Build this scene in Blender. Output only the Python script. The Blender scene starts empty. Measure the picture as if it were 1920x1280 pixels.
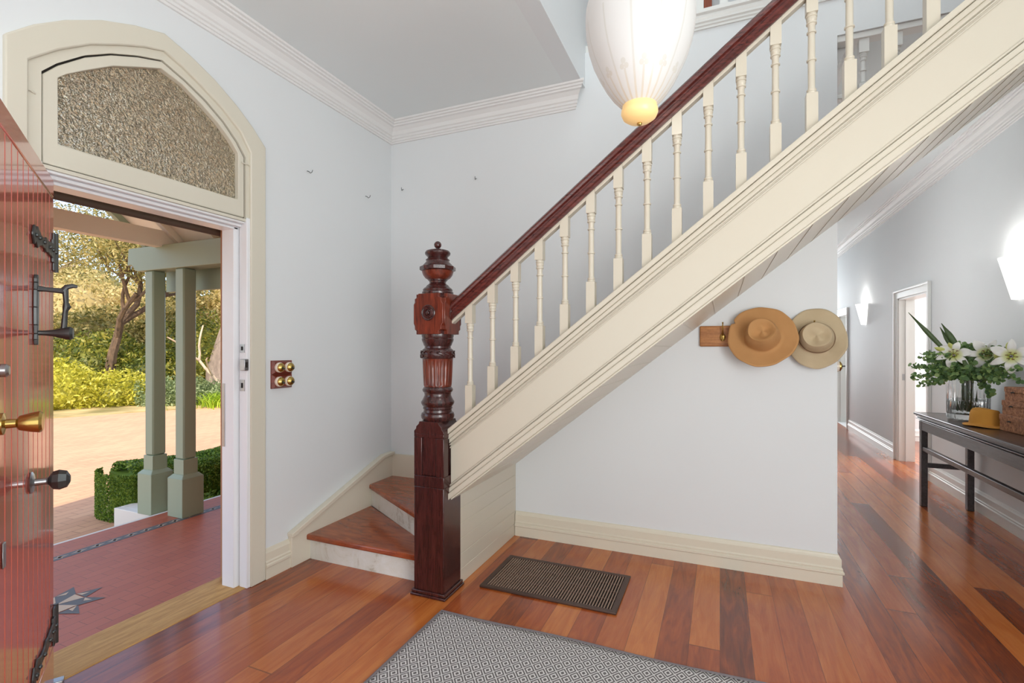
import bpy, math, random
import numpy as np
from math import sin, cos, pi, radians, sqrt, atan2
from mathutils import Vector, Matrix

C = bpy.context.scene
COL = C.collection
random.seed(7)
RNG = np.random.default_rng(7)

# ------------------------------------------------------------------ camera
cam = bpy.data.cameras.new('camera')
cam.sensor_width = 36.0
cam.lens = 928.0 / 1920.0 * 36.0
cam.shift_y = 13.0 / 1920.0
cam.clip_end = 400
camo = bpy.data.objects.new('camera', cam)
camo.location = (0, 0, 1.36)
camo.rotation_euler = (radians(90), 0, radians(22.8))
COL.objects.link(camo)
C.camera = camo

# ------------------------------------------------------------------ world, sun, daylight
w = bpy.data.worlds.new('sky'); C.world = w; w.use_nodes = True
nt = w.node_tree; nt.nodes.clear()
wo = nt.nodes.new('ShaderNodeOutputWorld'); bg = nt.nodes.new('ShaderNodeBackground')
sky = nt.nodes.new('ShaderNodeTexSky'); sky.sky_type = 'NISHITA'; sky.sun_disc = False
sky.sun_elevation = radians(46); sky.sun_rotation = radians(155); sky.air_density = 0.8; sky.dust_density = 1.5
bg.inputs['Strength'].default_value = 0.50
mxw = nt.nodes.new('ShaderNodeMix'); mxw.data_type = 'RGBA'; mxw.inputs[0].default_value = .35
mxw.inputs[7].default_value = (1.75, 1.85, 2.0, 1)
nt.links.new(sky.outputs[0], mxw.inputs[6]); nt.links.new(mxw.outputs[2], bg.inputs[0]); nt.links.new(bg.outputs[0], wo.inputs[0])

def light(name, kind, loc, energy, color=(1, 1, 1), target=None, size=1, sizey=None, radius=None):
    l = bpy.data.lights.new(name, kind); l.energy = energy; l.color = color
    o = bpy.data.objects.new(name, l); o.location = loc
    if kind == 'AREA':
        l.size = size
        if sizey: l.shape = 'RECTANGLE'; l.size_y = sizey
    if radius is not None: l.shadow_soft_size = radius
    if target is not None:
        o.rotation_euler = (Vector(target) - Vector(loc)).to_track_quat('-Z', 'Y').to_euler()
    COL.objects.link(o)
    return o

sd = Vector((0.42, -0.72, 0.95)).normalized()
sun = light('sun', 'SUN', (0, 0, 10), 3.9, (1.0, 0.88, 0.70)); sun.data.angle = radians(0.6)
sun.rotation_euler = sd.to_track_quat('Z', 'Y').to_euler()
# unseen fill lamps added for brightness; plus side-room daylight
light('entry_fill', 'AREA', (-0.2, -1.9, 1.5), 44, (0.97, 0.99, 0.985), (-0.4, 3, 3.8), 3.6, 2.6)  # added lamp behind the camera, no window in that wall
light('right_fill', 'AREA', (1.9, -0.2, 1.7), 122, (0.97, 0.99, 0.985), (-2.4, 1.9, 2.8), 2.2, 2.2)  # added side lamp to lift the left wall, no window there
light('hall_left_fill', 'POINT', (0.80, 5.6, 2.1), 11, (1.0, 0.975, 0.94), radius=.12)  # added lamp by the hidden hall wall, has no fixture
light('stairwell_fill', 'AREA', (0.6, 1.2, 5.9), 30, (0.93, 0.985, 1.0), (0.6, 1.2, 0), 2.4, 3.4)  # added overhead fill, the stairwell ceiling is closed
light('daylight_side_room', 'AREA', (3.9, 7.3, 1.8), 80, (1.0, 0.98, 0.96), (2.0, 6.9, 1.2), 2.0, 2.2)
light('hall_end_fill', 'AREA', (1.3, 13.6, 1.8), 60, (0.95, 0.98, 1.0), (1.3, 8, 1.2), 1.2, 2.2)  # added fill in front of the closed hall end

vs = C.view_settings
C.display_settings.display_device = 'sRGB'
vs.view_transform = 'Standard'; vs.look = 'None'; vs.gamma = 1.0; vs.exposure = 0.20; vs.use_curve_mapping = False

# ------------------------------------------------------------------ materials
def lin(c):
    return tuple(((x / 255) / 12.92 if x / 255 <= 0.04045 else ((x / 255 + 0.055) / 1.055) ** 2.4) for x in c)

class NT:
    def __init__(s, name):
        s.m = bpy.data.materials.new(name); s.m.use_nodes = True
        s.t = s.m.node_tree; s.t.nodes.clear()
        s.out = s.n('OutputMaterial'); s.b = s.n('BsdfPrincipled')
        s.l(s.b.outputs[0], s.out.inputs[0])
    def n(s, k, **kw):
        nd = s.t.nodes.new('ShaderNode' + k)
        for a, v in kw.items(): setattr(nd, a, v)
        return nd
    def l(s, a, b): s.t.links.new(a, b)
    def val(s, sock, v):
        if hasattr(v, 'links') or isinstance(v, bpy.types.NodeSocket): s.l(v, sock)
        else: sock.default_value = v
    def math(s, op, a, b=0.0, c=None, clamp=False):
        nd = s.n('Math', operation=op, use_clamp=clamp)
        s.val(nd.inputs[0], a); s.val(nd.inputs[1], b)
        if c is not None: s.val(nd.inputs[2], c)
        return nd.outputs[0]
    def coord(s, kind='Object'):
        return s.n('TexCoord').outputs[kind]
    def xyz(s, v):
        nd = s.n('SeparateXYZ'); s.l(v, nd.inputs[0]); return nd.outputs
    def comb(s, x, y, z):
        nd = s.n('CombineXYZ')
        s.val(nd.inputs[0], x); s.val(nd.inputs[1], y); s.val(nd.inputs[2], z); return nd.outputs[0]
    def mapping(s, v, scale=(1, 1, 1), loc=(0, 0, 0), rot=(0, 0, 0)):
        nd = s.n('Mapping'); s.l(v, nd.inputs[0])
        nd.inputs['Scale'].default_value = scale; nd.inputs['Location'].default_value = loc; nd.inputs['Rotation'].default_value = rot
        return nd.outputs[0]
    def noise(s, v, scale=5, detail=3, rough=.5, dist=0):
        nd = s.n('TexNoise'); s.l(v, nd.inputs['Vector'])
        nd.inputs['Scale'].default_value = scale; nd.inputs['Detail'].default_value = detail
        nd.inputs['Roughness'].default_value = rough; nd.inputs['Distortion'].default_value = dist
        return nd.outputs[0]
    def ramp(s, f, stops, interp='LINEAR'):
        nd = s.n('ValToRGB'); s.l(f, nd.inputs[0]); r = nd.color_ramp; r.interpolation = interp
        while len(r.elements) < len(stops): r.elements.new(.5)
        for e, (p, c) in zip(r.elements, stops):
            e.position = p; e.color = (*c, 1) if len(c) == 3 else c
        return nd.outputs[0]
    def mix(s, f, a, b, kind='MIX'):
        nd = s.n('Mix', data_type='RGBA', blend_type=kind)
        s.val(nd.inputs[0], f)
        for i, v in ((6, a), (7, b)):
            if isinstance(v, tuple): nd.inputs[i].default_value = (*v, 1) if len(v) == 3 else v
            else: s.l(v, nd.inputs[i])
        return nd.outputs[2]
    def bump(s, h, strength=.2, dist=.01):
        nd = s.n('Bump'); s.l(h, nd.inputs['Height'])
        nd.inputs['Strength'].default_value = strength; nd.inputs['Distance'].default_value = dist
        s.l(nd.outputs[0], s.b.inputs['Normal'])
    def set(s, **kw):
        for k, v in kw.items():
            sock = s.b.inputs[k.replace('_', ' ')]
            if isinstance(v, tuple) and len(v) == 3: v = (*v, 1)
            s.val(sock, v)
        return s.m

def paint(name, rgb, rough=.5, bump=.03, scale=60, **kw):
    t = NT(name); c = lin(rgb)
    v = t.coord()
    n = t.noise(v, scale, 2)
    t.bump(n, bump, .003)
    n2 = t.noise(v, 1.3, 3)
    col = t.mix(n2, tuple(x * .975 for x in c), tuple(min(1, x * 1.02) for x in c))
    return t.set(Base_Color=col, Roughness=rough, **kw)

def metal(name, rgb, rough=.3):
    t = NT(name); v = t.coord(); n = t.noise(v, 40, 3)
    t.bump(n, .12, .003)
    c = lin(rgb)
    return t.set(Base_Color=t.mix(n, tuple(x * .8 for x in c), c), Metallic=1.0, Roughness=rough)

def wood(name, dark, light_, rough=.35, sc=(14, 14, 2), axis_rot=(0, 0, 0), coat=0.0):
    t = NT(name); v = t.mapping(t.coord(), scale=sc, rot=axis_rot)
    n = t.noise(v, 2.2, 6, .6, 1.2)
    f = t.noise(t.mapping(v, scale=(6, 6, 1)), 6, 3)
    fac = t.math('ADD', t.math('MULTIPLY', n, .8), t.math('MULTIPLY', f, .2))
    col = t.ramp(fac, [(.32, lin(dark)), (.68, lin(light_))])
    t.bump(f, .08, .002)
    return t.set(Base_Color=col, Roughness=rough, Coat_Weight=coat, Coat_Roughness=.12)

M = {}
M['wall'] = paint('wall_paint', (227, 231, 233), .6, .02)
M['ceiling'] = paint('ceiling_paint', (230, 236, 237), .8, .02)
M['cornice'] = paint('cornice_paint', (232, 232, 231), .6, .01)
M['trim'] = paint('cream_trim_paint', (224, 217, 199), .32, .015)
M['cream'] = paint('cream_gloss_paint', (206, 198, 181), .3, .015)
M['casing'] = paint('stone_casing_paint', (219, 214, 198), .4, .015)
M['hall_trim'] = paint('white_hall_trim_paint', (228, 229, 226), .3, .01)
M['white_gloss'] = paint('white_gloss_paint', (238, 240, 243), .3, .06, 25)
M['gap'] = paint('dark_gap', (38, 34, 30), .8)
M['newel'] = wood('dark_mahogany', (36, 17, 17), (80, 38, 35), .26, (26, 26, 3), coat=.35)
M['newel_red'] = wood('red_mahogany', (66, 26, 18), (136, 58, 36), .28, (26, 26, 3), coat=.35)
M['rail_wood'] = wood('handrail_mahogany', (46, 16, 14), (112, 48, 40), .25, (3, 30, 30), (0, radians(38), 0), coat=.4)
M['tread'] = wood('tread_jarrah', (122, 54, 28), (176, 88, 46), .2, (3, 12, 12), coat=.3)
M['pine'] = wood('pine', (150, 92, 42), (196, 134, 72), .45, (2, 16, 16))
M['threshold'] = wood('threshold_timber', (172, 128, 70), (214, 170, 104), .6, (18, 2, 18))
M['switch_wood'] = wood('switch_block_wood', (92, 36, 24), (140, 62, 44), .3, (20, 6, 20))
M['upper_timber'] = wood('upper_door_timber', (140, 62, 38), (190, 100, 66), .4)
M['table'] = wood('charcoal_lacquer', (40, 36, 37), (78, 73, 75), .32, (20, 3, 20), coat=.25)
M['table_inner'] = wood('table_top_wood', (52, 38, 32), (92, 70, 58), .3, (16, 2, 16), coat=.25)
M['iron'] = metal('wrought_iron', (104, 108, 108), .5)
M['brass'] = metal('brass', (196, 166, 96), .25)
M['chrome'] = metal('worn_steel', (176, 178, 180), .35)
M['porcelain'] = paint('porcelain', (236, 222, 205), .15, 0)
M['slat'] = paint('bronze_slats', (150, 124, 108), .4, .1, 60)
M['grille'] = paint('bronze_grille', (86, 66, 58), .45, .1, 60, Metallic=.4)
M['duct_shade'] = paint('duct_shade_paint', (26, 22, 20), .9)  # dark colour for the shade down in the duct
M['sage'] = paint('sage_green_paint', (152, 167, 143), .5, .03)
M['porch_cream'] = paint('porch_cream_paint', (238, 230, 212), .6, .03)
M['porch_dark'] = paint('porch_dark_rafter', (92, 88, 80), .6)
M['brown_bar'] = paint('brown_bar', (88, 74, 62), .6, .2, 50)
M['white_masonry'] = paint('white_masonry', (226, 224, 214), .8, .15, 40)
M['render_wall'] = paint('exterior_brick', (176, 128, 96), .8, .2, 30)
M['slate'] = paint('roof_slate', (92, 90, 92), .8)

def red_door():
    t = NT('red_door_paint'); v = t.coord()
    n = t.noise(t.mapping(v, scale=(40, 40, 1.2)), 1.6, 3)
    t.bump(n, .10, .004)
    return t.set(Base_Color=t.mix(n, lin((208, 98, 82)), lin((224, 120, 102))), Roughness=.16, Coat_Weight=.8, Coat_Roughness=.06)
M['red_door'] = red_door()

def floor_mat():
    t = NT('jarrah_floorboards'); P = t.xyz(t.coord())
    W = .133
    xs = t.math('DIVIDE', P[0], W); ix = t.math('FLOOR', xs); fx = t.math('FRACT', xs)
    wn = t.n('TexWhiteNoise', noise_dimensions='1D'); t.l(ix, wn.inputs['W'])
    ys = t.math('ADD', t.math('DIVIDE', P[1], 4.6), t.math('MULTIPLY', wn.outputs[0], 9.0))
    iy = t.math('FLOOR', ys); fy = t.math('FRACT', ys)
    w2 = t.n('TexWhiteNoise', noise_dimensions='2D'); t.l(t.comb(ix, iy, 0), w2.inputs['Vector'])
    r = w2.outputs[0]
    gv = t.comb(t.math('MULTIPLY', P[0], 9.0), t.math('ADD', t.math('MULTIPLY', P[1], 1.1), t.math('MULTIPLY', r, 40)), t.math('MULTIPLY', r, 30))
    g = t.noise(gv, 1.7, 6, .62, 1.8)
    fine = t.noise(t.mapping(gv, scale=(7, 1.6, 1)), 2.5, 3)
    fac = t.math('ADD', t.math('MULTIPLY', r, .48), t.math('ADD', t.math('MULTIPLY', g, .62), t.math('MULTIPLY', fine, .14)))
    col = t.ramp(fac, [(.20, lin((74, 36, 23))), (.40, lin((126, 58, 27))), (.60, lin((168, 80, 33))), (.95, lin((204, 122, 58)))])
    e1 = t.math('LESS_THAN', t.math('MINIMUM', fx, t.math('SUBTRACT', 1.0, fx)), .010)
    e2 = t.math('LESS_THAN', t.math('MINIMUM', fy, t.math('SUBTRACT', 1.0, fy)), .0007)
    e = t.math('MAXIMUM', e1, e2)
    col = t.mix(t.math('MULTIPLY', e, .55), col, lin((50, 20, 12)))
    wav = t.noise(t.mapping(t.coord(), scale=(3, 1.2, 1)), 3.0, 2)
    hgt = t.math('SUBTRACT', t.math('ADD', t.math('MULTIPLY', wav, .8), t.math('MULTIPLY', fine, .02)), t.math('MULTIPLY', e, .3))
    t.bump(hgt, .12, .01)
    rg = t.math('ADD', .22, t.math('MULTIPLY', fine, .04))
    return t.set(Base_Color=col, Roughness=rg, Coat_Weight=.3, Coat_Roughness=.13)
M['floor'] = floor_mat()

def rug_mat():
    t = NT('rug_weave'); P = t.xyz(t.coord())
    cw, ch = .054, .068
    def tri(p, s, off=0.0):
        f = t.math('FRACT', t.math('ADD', t.math('DIVIDE', p, s), off))
        return t.math('MULTIPLY', t.math('ABSOLUTE', t.math('SUBTRACT', f, .5)), 2.0)
    a = tri(P[0], cw); b = tri(P[1], ch)
    d = t.math('ADD', a, b)                       # 0 centre .. 2 corner; diamonds meet at 1
    d = t.math('ABSOLUTE', t.math('SUBTRACT', d, 1.0))
    n = t.noise(t.coord(), 700, 2)
    rings = t.math('FRACT', t.math('ADD', t.math('MULTIPLY', d, 1.75), .30))
    ln = t.math('LESS_THAN', t.math('ADD', rings, t.math('MULTIPLY', t.math('SUBTRACT', n, .5), .5)), .5)
    col = t.mix(ln, lin((104, 98, 98)), lin((222, 219, 217)))
    t.bump(t.math('ADD', t.math('MULTIPLY', ln, .5), n), .5, .003)
    return t.set(Base_Color=col, Roughness=.95)
M['rug'] = rug_mat()
M['rug_edge'] = paint('rug_binding', (118, 110, 112), .95, .4, 300)

def tile_mat():
    t = NT('terracotta_tiles'); v = t.coord()
    br = t.n('TexBrick'); t.l(t.mapping(v, rot=(0, 0, radians(90))), br.inputs[0])
    br.inputs['Scale'].default_value = 1.0; br.inputs['Brick Width'].default_value = .15; br.inputs['Row Height'].default_value = .075
    br.inputs['Mortar Size'].default_value = .0018
    br.inputs['Color1'].default_value = (*lin((168, 86, 62)), 1); br.inputs['Color2'].default_value = (*lin((180, 98, 72)), 1)
    br.inputs['Mortar'].default_value = (*lin((110, 62, 48)), 1)
    n = t.noise(v, 3, 3)
    t.bump(br.outputs['Fac'], .1, -.002)
    return t.set(Base_Color=t.mix(t.math('MULTIPLY', n, .5), br.outputs[0], lin((190, 106, 78))), Roughness=.42)
M['tile'] = tile_mat()
M['tile_red'] = paint('tile_red', (160, 76, 56), .45)
M['tile_grey'] = paint('tile_grey', (96, 98, 100), .5)
M['tile_buff'] = paint('tile_buff', (204, 184, 158), .5)

def drive_mat():
    t = NT('driveway_pavers'); v = t.coord()
    br = t.n('TexBrick'); t.l(t.mapping(v, rot=(0, 0, radians(84))), br.inputs[0])
    br.inputs['Scale'].default_value = 1.0; br.inputs['Brick Width'].default_value = .23; br.inputs['Row Height'].default_value = .115
    br.inputs['Mortar Size'].default_value = .005
    br.inputs['Color1'].default_value = (*lin((190, 140, 108)), 1); br.inputs['Color2'].default_value = (*lin((206, 158, 122)), 1)
    br.inputs['Mortar'].default_value = (*lin((150, 108, 84)), 1)
    n = t.noise(v, .9, 5)
    return t.set(Base_Color=t.mix(t.math('MULTIPLY', n, .7), br.outputs[0], lin((214, 172, 134))), Roughness=.85)
M['drive'] = drive_mat()

def ground_mat():
    t = NT('dry_hillside'); v = t.coord(); n = t.noise(v, .8, 6)
    return t.set(Base_Color=t.ramp(n, [(.35, lin((128, 116, 66))), (.65, lin((214, 186, 132)))]), Roughness=.95)
M['hill'] = ground_mat()
M['soil'] = paint('soil_bed', (84, 70, 54), .95, .5, 20)

def leaf_mat(name, stops, transl=.35, rough=.5):
    t = NT(name); g = t.n('NewGeometry')
    n = t.noise(t.coord(), 1.2, 2)
    f = t.math('ADD', t.math('MULTIPLY', g.outputs['Random Per Island'], .7), t.math('MULTIPLY', n, .3))
    k = len(stops)
    col = t.ramp(f, [(i / (k - 1), lin(c)) for i, c in enumerate(stops)])
    tr = t.n('BsdfTranslucent'); t.l(col, tr.inputs[0])
    mx = t.n('MixShader'); mx.inputs[0].default_value = transl
    t.l(t.b.outputs[0], mx.inputs[1]); t.l(tr.outputs[0], mx.inputs[2]); t.l(mx.outputs[0], t.out.inputs[0])
    return t.set(Base_Color=col, Roughness=rough)
M['l_yellow'] = leaf_mat('yellow_green_leaves', [(108, 112, 30), (176, 172, 48), (214, 206, 78), (236, 224, 120)])
M['l_grey'] = leaf_mat('grey_green_leaves', [(70, 92, 52), (128, 144, 92), (178, 188, 138)])
M['l_dark'] = leaf_mat('dark_green_leaves', [(40, 58, 22), (92, 106, 36), (152, 150, 56), (196, 176, 84)])
M['l_olive'] = leaf_mat('olive_tree_leaves', [(70, 78, 36), (128, 126, 66), (186, 168, 100), (218, 196, 132)])
M['l_pale'] = leaf_mat('pale_bush_leaves', [(122, 118, 62), (188, 170, 104), (224, 200, 138), (238, 218, 164)])
M['l_hedge'] = leaf_mat('box_hedge_leaves', [(40, 68, 26), (86, 122, 40), (140, 168, 62), (186, 204, 96)])
M['l_grass'] = leaf_mat('strappy_leaves', [(96, 130, 20), (160, 192, 40), (206, 220, 80)])
M['bark'] = wood('bark_brown', (62, 48, 36), (122, 98, 74), .9, (6, 6, 2))
M['bark_gum'] = wood('bark_gum', (96, 84, 74), (168, 150, 134), .9, (2, 2, .7))
M['bark_pale'] = wood('bark_pale', (176, 156, 130), (228, 208, 182), .9, (3, 3, 1))

def pattern_glass():
    t = NT('figured_glass'); v = t.mapping(t.coord(), scale=(1, 1, 1))
    n = t.noise(v, 34, 2, .5, 1.6); n2 = t.noise(v, 90, 1, .5, 1.0)
    t.bump(t.math('ADD', n, t.math('MULTIPLY', n2, .25)), 1.0, .05)
    return t.set(Base_Color=lin((255, 250, 226)), Transmission_Weight=.82, Roughness=.18, IOR=1.4)
M['figured_glass'] = pattern_glass()
t_ = NT('clear_glass'); M['glass'] = t_.set(Base_Color=(.95, .97, .97), Transmission_Weight=1.0, Roughness=.01, IOR=1.45)
t_ = NT('water'); M['water'] = t_.set(Base_Color=(.95, .98, .98), Transmission_Weight=1.0, Roughness=.0, IOR=1.33)

def pendant_mat():
    t = NT('etched_opal_glass'); P = t.xyz(t.coord())
    ang = t.math('ARCTAN2', P[1], P[0]); z = P[2]
    N = 12
    s = t.math('FRACT', t.math('ADD', t.math('MULTIPLY', ang, N / (2 * pi)), .5))
    d = t.math('ABSOLUTE', t.math('SUBTRACT', s, .5))
    rad = t.math('SQRT', t.math('ADD', t.math('MULTIPLY', P[0], P[0]), t.math('MULTIPLY', P[1], P[1])))
    dm = t.math('MULTIPLY', t.math('MULTIPLY', d, 2 * pi / N), rad)       # metres from the line
    long_ = t.math('MULTIPLY', t.math('LESS_THAN', dm, .0028), t.math('LESS_THAN', z, .30))
    s2 = t.math('FRACT', t.math('MULTIPLY', ang, N / (2 * pi)))
    d2 = t.math('MULTIPLY', t.math('MULTIPLY', t.math('ABSOLUTE', t.math('SUBTRACT', s2, .5)), 2 * pi / N), rad)
    short = t.math('MULTIPLY', t.math('LESS_THAN', d2, .0028), t.math('LESS_THAN', z, .125))
    def blob(dx, zc, r):
        a = t.math('POWER', t.math('SUBTRACT', d2, dx), 2.0); b = t.math('POWER', t.math('SUBTRACT', z, zc), 2.0)
        return t.math('LESS_THAN', t.math('ADD', a, b), r * r)
    bl = t.math('MAXIMUM', blob(.0065, .130, .0065), blob(0, .142, .0070))
    f = t.math('MAXIMUM', t.math('MAXIMUM', long_, short), bl)
    low = t.math('SUBTRACT', 1.0, t.math('DIVIDE', z, .15), clamp=True)
    basec = t.mix(low, (1.0, .985, .95), (1.0, .955, .87))
    linec = t.mix(low, (.88, .855, .78), (1.0, .76, .46))
    col = t.mix(f, basec, linec)
    t.set(Base_Color=t.mix(.55, col, (.3, .3, .3)), Roughness=.35, Emission_Color=col)
    t.b.inputs['Emission Strength'].default_value = .10
    t.bump(f, .4, -.003)
    return t.m
M['pendant'] = pendant_mat()
t_ = NT('warm_cup_glass'); t_.b.inputs['Emission Strength'].default_value = .20
M['pendant_cup'] = t_.set(Base_Color=lin((250, 214, 150)), Emission_Color=lin((255, 206, 124)), Roughness=.3)
t_ = NT('lit_sconce_shade'); t_.b.inputs['Emission Strength'].default_value = 1.1
M['sconce'] = t_.set(Base_Color=(.9, .9, .88), Emission_Color=(1.0, .98, .95), Roughness=.5)

def fabric(name, c1, c2, sc=260, bump=.25, rough=.9):
    t = NT(name); n = t.noise(t.coord(), sc, 2); n2 = t.noise(t.coord(), 9, 3)
    t.bump(n, bump, .002)
    return t.set(Base_Color=t.mix(n2, lin(c1), lin(c2)), Roughness=rough)
M['felt_tan'] = fabric('tan_felt', (182, 134, 84), (200, 152, 100))
M['felt_beige'] = fabric('beige_felt', (184, 164, 132), (206, 188, 156))
M['felt_mustard'] = fabric('mustard_felt', (196, 136, 52), (210, 152, 66))
M['ribbon'] = fabric('brown_band', (112, 88, 66), (128, 102, 78))
def rattan():
    t = NT('woven_rattan'); P = t.xyz(t.coord())
    a = t.math('ADD', P[0], P[1])
    row = t.math('FLOOR', t.math('DIVIDE', P[2], .0085))
    wv = t.math('SINE', t.math('ADD', t.math('MULTIPLY', a, 560), t.math('MULTIPLY', row, 3.14159)))
    zf = t.math('SINE', t.math('MULTIPLY', P[2], 2 * pi / .0085))
    h = t.math('MULTIPLY', t.math('ADD', t.math('MULTIPLY', wv, .5), t.math('MULTIPLY', zf, .5)), .5)
    n = t.noise(t.coord(), 60, 3)
    f = t.math('ADD', t.math('MULTIPLY', h, .35), n)
    t.bump(h, .9, .004)
    return t.set(Base_Color=t.ramp(f, [(.2, lin((96, 52, 30))), (.55, lin((176, 118, 82))), (.85, lin((214, 164, 124)))]), Roughness=.6)
M['rattan'] = rattan()
M['cord_dark'] = paint('dark_toggle', (44, 30, 24), .6)
def petal():
    t = NT('lily_petal'); P = t.xyz(t.coord())
    r = t.math('SQRT', t.math('ADD', t.math('MULTIPLY', P[0], P[0]), t.math('MULTIPLY', P[1], P[1])))
    col = t.ramp(t.math('MULTIPLY', r, 10), [(.12, lin((206, 214, 84))), (.42, lin((238, 240, 196))), (.6, lin((250, 249, 244)))])
    return t.set(Base_Color=col, Roughness=.5, Subsurface_Weight=.0)
M['petal'] = petal()
M['bud'] = fabric('lily_bud', (196, 204, 90), (232, 234, 158), 40, .05, .5)
M['stamen'] = paint('stamen_brown', (110, 54, 30), .7)
M['stem'] = fabric('green_stem', (50, 72, 42), (78, 104, 56), 40, .1, .6)
M['blade'] = fabric('blade_leaf', (44, 66, 38), (96, 122, 60), 20, .1, .4)
M['eucalypt'] = leaf_mat('eucalyptus_leaves', [(44, 76, 46), (100, 136, 80), (150, 176, 104), (182, 204, 128)], .2)
def riser_mat():
    t = NT('worn_white_riser'); v = t.coord(); n = t.noise(v, 7, 5, .7, .6)
    return t.set(Base_Color=t.ramp(n, [(.28, lin((150, 136, 108))), (.46, lin((220, 220, 210))), (.7, lin((232, 234, 230)))]), Roughness=.5)
M['riser'] = riser_mat()

# ------------------------------------------------------------------ mesh helpers
WL = {}
class MB:
    def __init__(s): s.v = []; s.f = []; s.mi = []; s.cm = 0
    def add(s, vs_, fs):
        o = len(s.v); s.v += [tuple(map(float, p)) for p in vs_]
        s.f += [tuple(i + o for i in f) for f in fs]; s.mi += [s.cm] * len(fs); return s
    def box(s, x0, y0, z0, x1, y1, z1):
        x0, x1 = min(x0, x1), max(x0, x1); y0, y1 = min(y0, y1), max(y0, y1); z0, z1 = min(z0, z1), max(z0, z1)
        v = [(x0, y0, z0), (x1, y0, z0), (x1, y1, z0), (x0, y1, z0), (x0, y0, z1), (x1, y0, z1), (x1, y1, z1), (x0, y1, z1)]
        return s.add(v, [(0, 3, 2, 1), (4, 5, 6, 7), (0, 1, 5, 4), (1, 2, 6, 5), (2, 3, 7, 6), (3, 0, 4, 7)])
    def obox(s, c, ax, ay, az, hx, hy, hz):
        c, ax, ay, az = map(Vector, (c, ax, ay, az))
        v = []
        for k in (-1, 1):
            for i, j in ((-1, -1), (1, -1), (1, 1), (-1, 1)):
                v.append(c + ax * hx * i + ay * hy * j + az * hz * k)
        return s.add(v, [(0, 3, 2, 1), (4, 5, 6, 7), (0, 1, 5, 4), (1, 2, 6, 5), (2, 3, 7, 6), (3, 0, 4, 7)])
    def prism(s, pts, axis, a, b):
        """pts in the two other axes (in xyz order), extruded along axis from a to b"""
        def mk(p, t):
            if axis == 'x': return (t, p[0], p[1])
            if axis == 'y': return (p[0], t, p[1])
            return (p[0], p[1], t)
        n = len(pts); v = [mk(p, a) for p in pts] + [mk(p, b) for p in pts]
        f = [tuple(range(n)), tuple(range(2 * n - 1, n - 1, -1))]
        f += [(i, (i + 1) % n + 0, (i + 1) % n + n, i + n)[::-1] for i in range(n)]
        return s.add(v, f)
    def ring(s, outer, inner, axis, a, b, closed=True):
        def mk(p, t):
            if axis == 'x': return (t, p[0], p[1])
            if axis == 'y': return (p[0], t, p[1])
            return (p[0], p[1], t)
        n = len(outer); v = []
        for t in (a, b):
            v += [mk(p, t) for p in outer] + [mk(p, t) for p in inner]
        f = []; m = n if closed else n - 1
        for i in range(m):
            j = (i + 1) % n
            f += [(i, j, n + j, n + i), (2 * n + i, 3 * n + i, 3 * n + j, 2 * n + j), (i, 2 * n + i, 2 * n + j, j), (n + i, n + j, 3 * n + j, 3 * n + i)]
        if not closed:
            for i in (0, n - 1): f.append((i, n + i, 3 * n + i, 2 * n + i))
        return s.add(v, f)
    def lathe(s, prof, c=(0, 0, 0), n=32, M_=None, cap=True, flute=None):
        v = []; c = Vector(c)
        for k, (r, z) in enumerate(prof):
            for i in range(n):
                a = 2 * pi * i / n; rr = r
                if flute and flute(k): rr = r * (1 - .07 * (0.5 + 0.5 * cos(a * flute(k))))
                p = Vector((rr * cos(a), rr * sin(a), z))
                v.append((M_ @ p if M_ else p) + c)
        f = []
        for k in range(len(prof) - 1):
            for i in range(n):
                j = (i + 1) % n
                f.append((k * n + i, k * n + j, (k + 1) * n + j, (k + 1) * n + i))
        if cap:
            f.append(tuple(range(n - 1, -1, -1))); L = (len(prof) - 1) * n
            f.append(tuple(range(L, L + n)))
        return s.add(v, f)
    def tube(s, pts, rad, n=8, cap=True):
        pts = [Vector(p) for p in pts]
        if not hasattr(rad, '__len__'): rad = [rad] * len(pts)
        v = []; up = None
        for i, p in enumerate(pts):
            d = (pts[min(i + 1, len(pts) - 1)] - pts[max(i - 1, 0)]).normalized()
            if up is None:
                up = Vector((0, 0, 1)) if abs(d.z) < .9 else Vector((1, 0, 0))
            x = d.cross(up).normalized(); y = x.cross(d).normalized(); up = y
            for k in range(n):
                a = 2 * pi * k / n; v.append(p + (x * cos(a) + y * sin(a)) * rad[i])
        f = []
        for i in range(len(pts) - 1):
            for k in range(n):
                j = (k + 1) % n; f.append((i * n + k, i * n + j, (i + 1) * n + j, (i + 1) * n + k))
        if cap:
            f.append(tuple(range(n - 1, -1, -1))); L = (len(pts) - 1) * n; f.append(tuple(range(L, L + n)))
        return s.add(v, f)
    def sweep(s, prof, a, b, ux, uz, closed=True):
        """profile [(p,q)] placed with axes ux,uz at points a and b (can be given as functions for mitres)"""
        n = len(prof); v = []
        for i, pt in enumerate((a, b)):
            pt = Vector(pt)
            U = ux[i] if isinstance(ux, list) else ux
            for p, q in prof: v.append(pt + Vector(U) * p + Vector(uz) * q)
        f = [(i, (i + 1) % n, (i + 1) % n + n, i + n) for i in range(n if closed else n - 1)]
        if closed: f += [tuple(range(n - 1, -1, -1)), tuple(range(n, 2 * n))]
        return s.add(v, f)
    def sphere(s, c, r, n=16, m=10, sc=(1, 1, 1)):
        prof = [(max(1e-4, r * sin(pi * k / m)), -r * cos(pi * k / m)) for k in range(m + 1)]
        v0 = len(s.v); s.lathe(prof, (0, 0, 0), n)
        for i in range(v0, len(s.v)):
            p = s.v[i]; s.v[i] = (c[0] + p[0] * sc[0], c[1] + p[1] * sc[1], c[2] + p[2] * sc[2])
        return s
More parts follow.
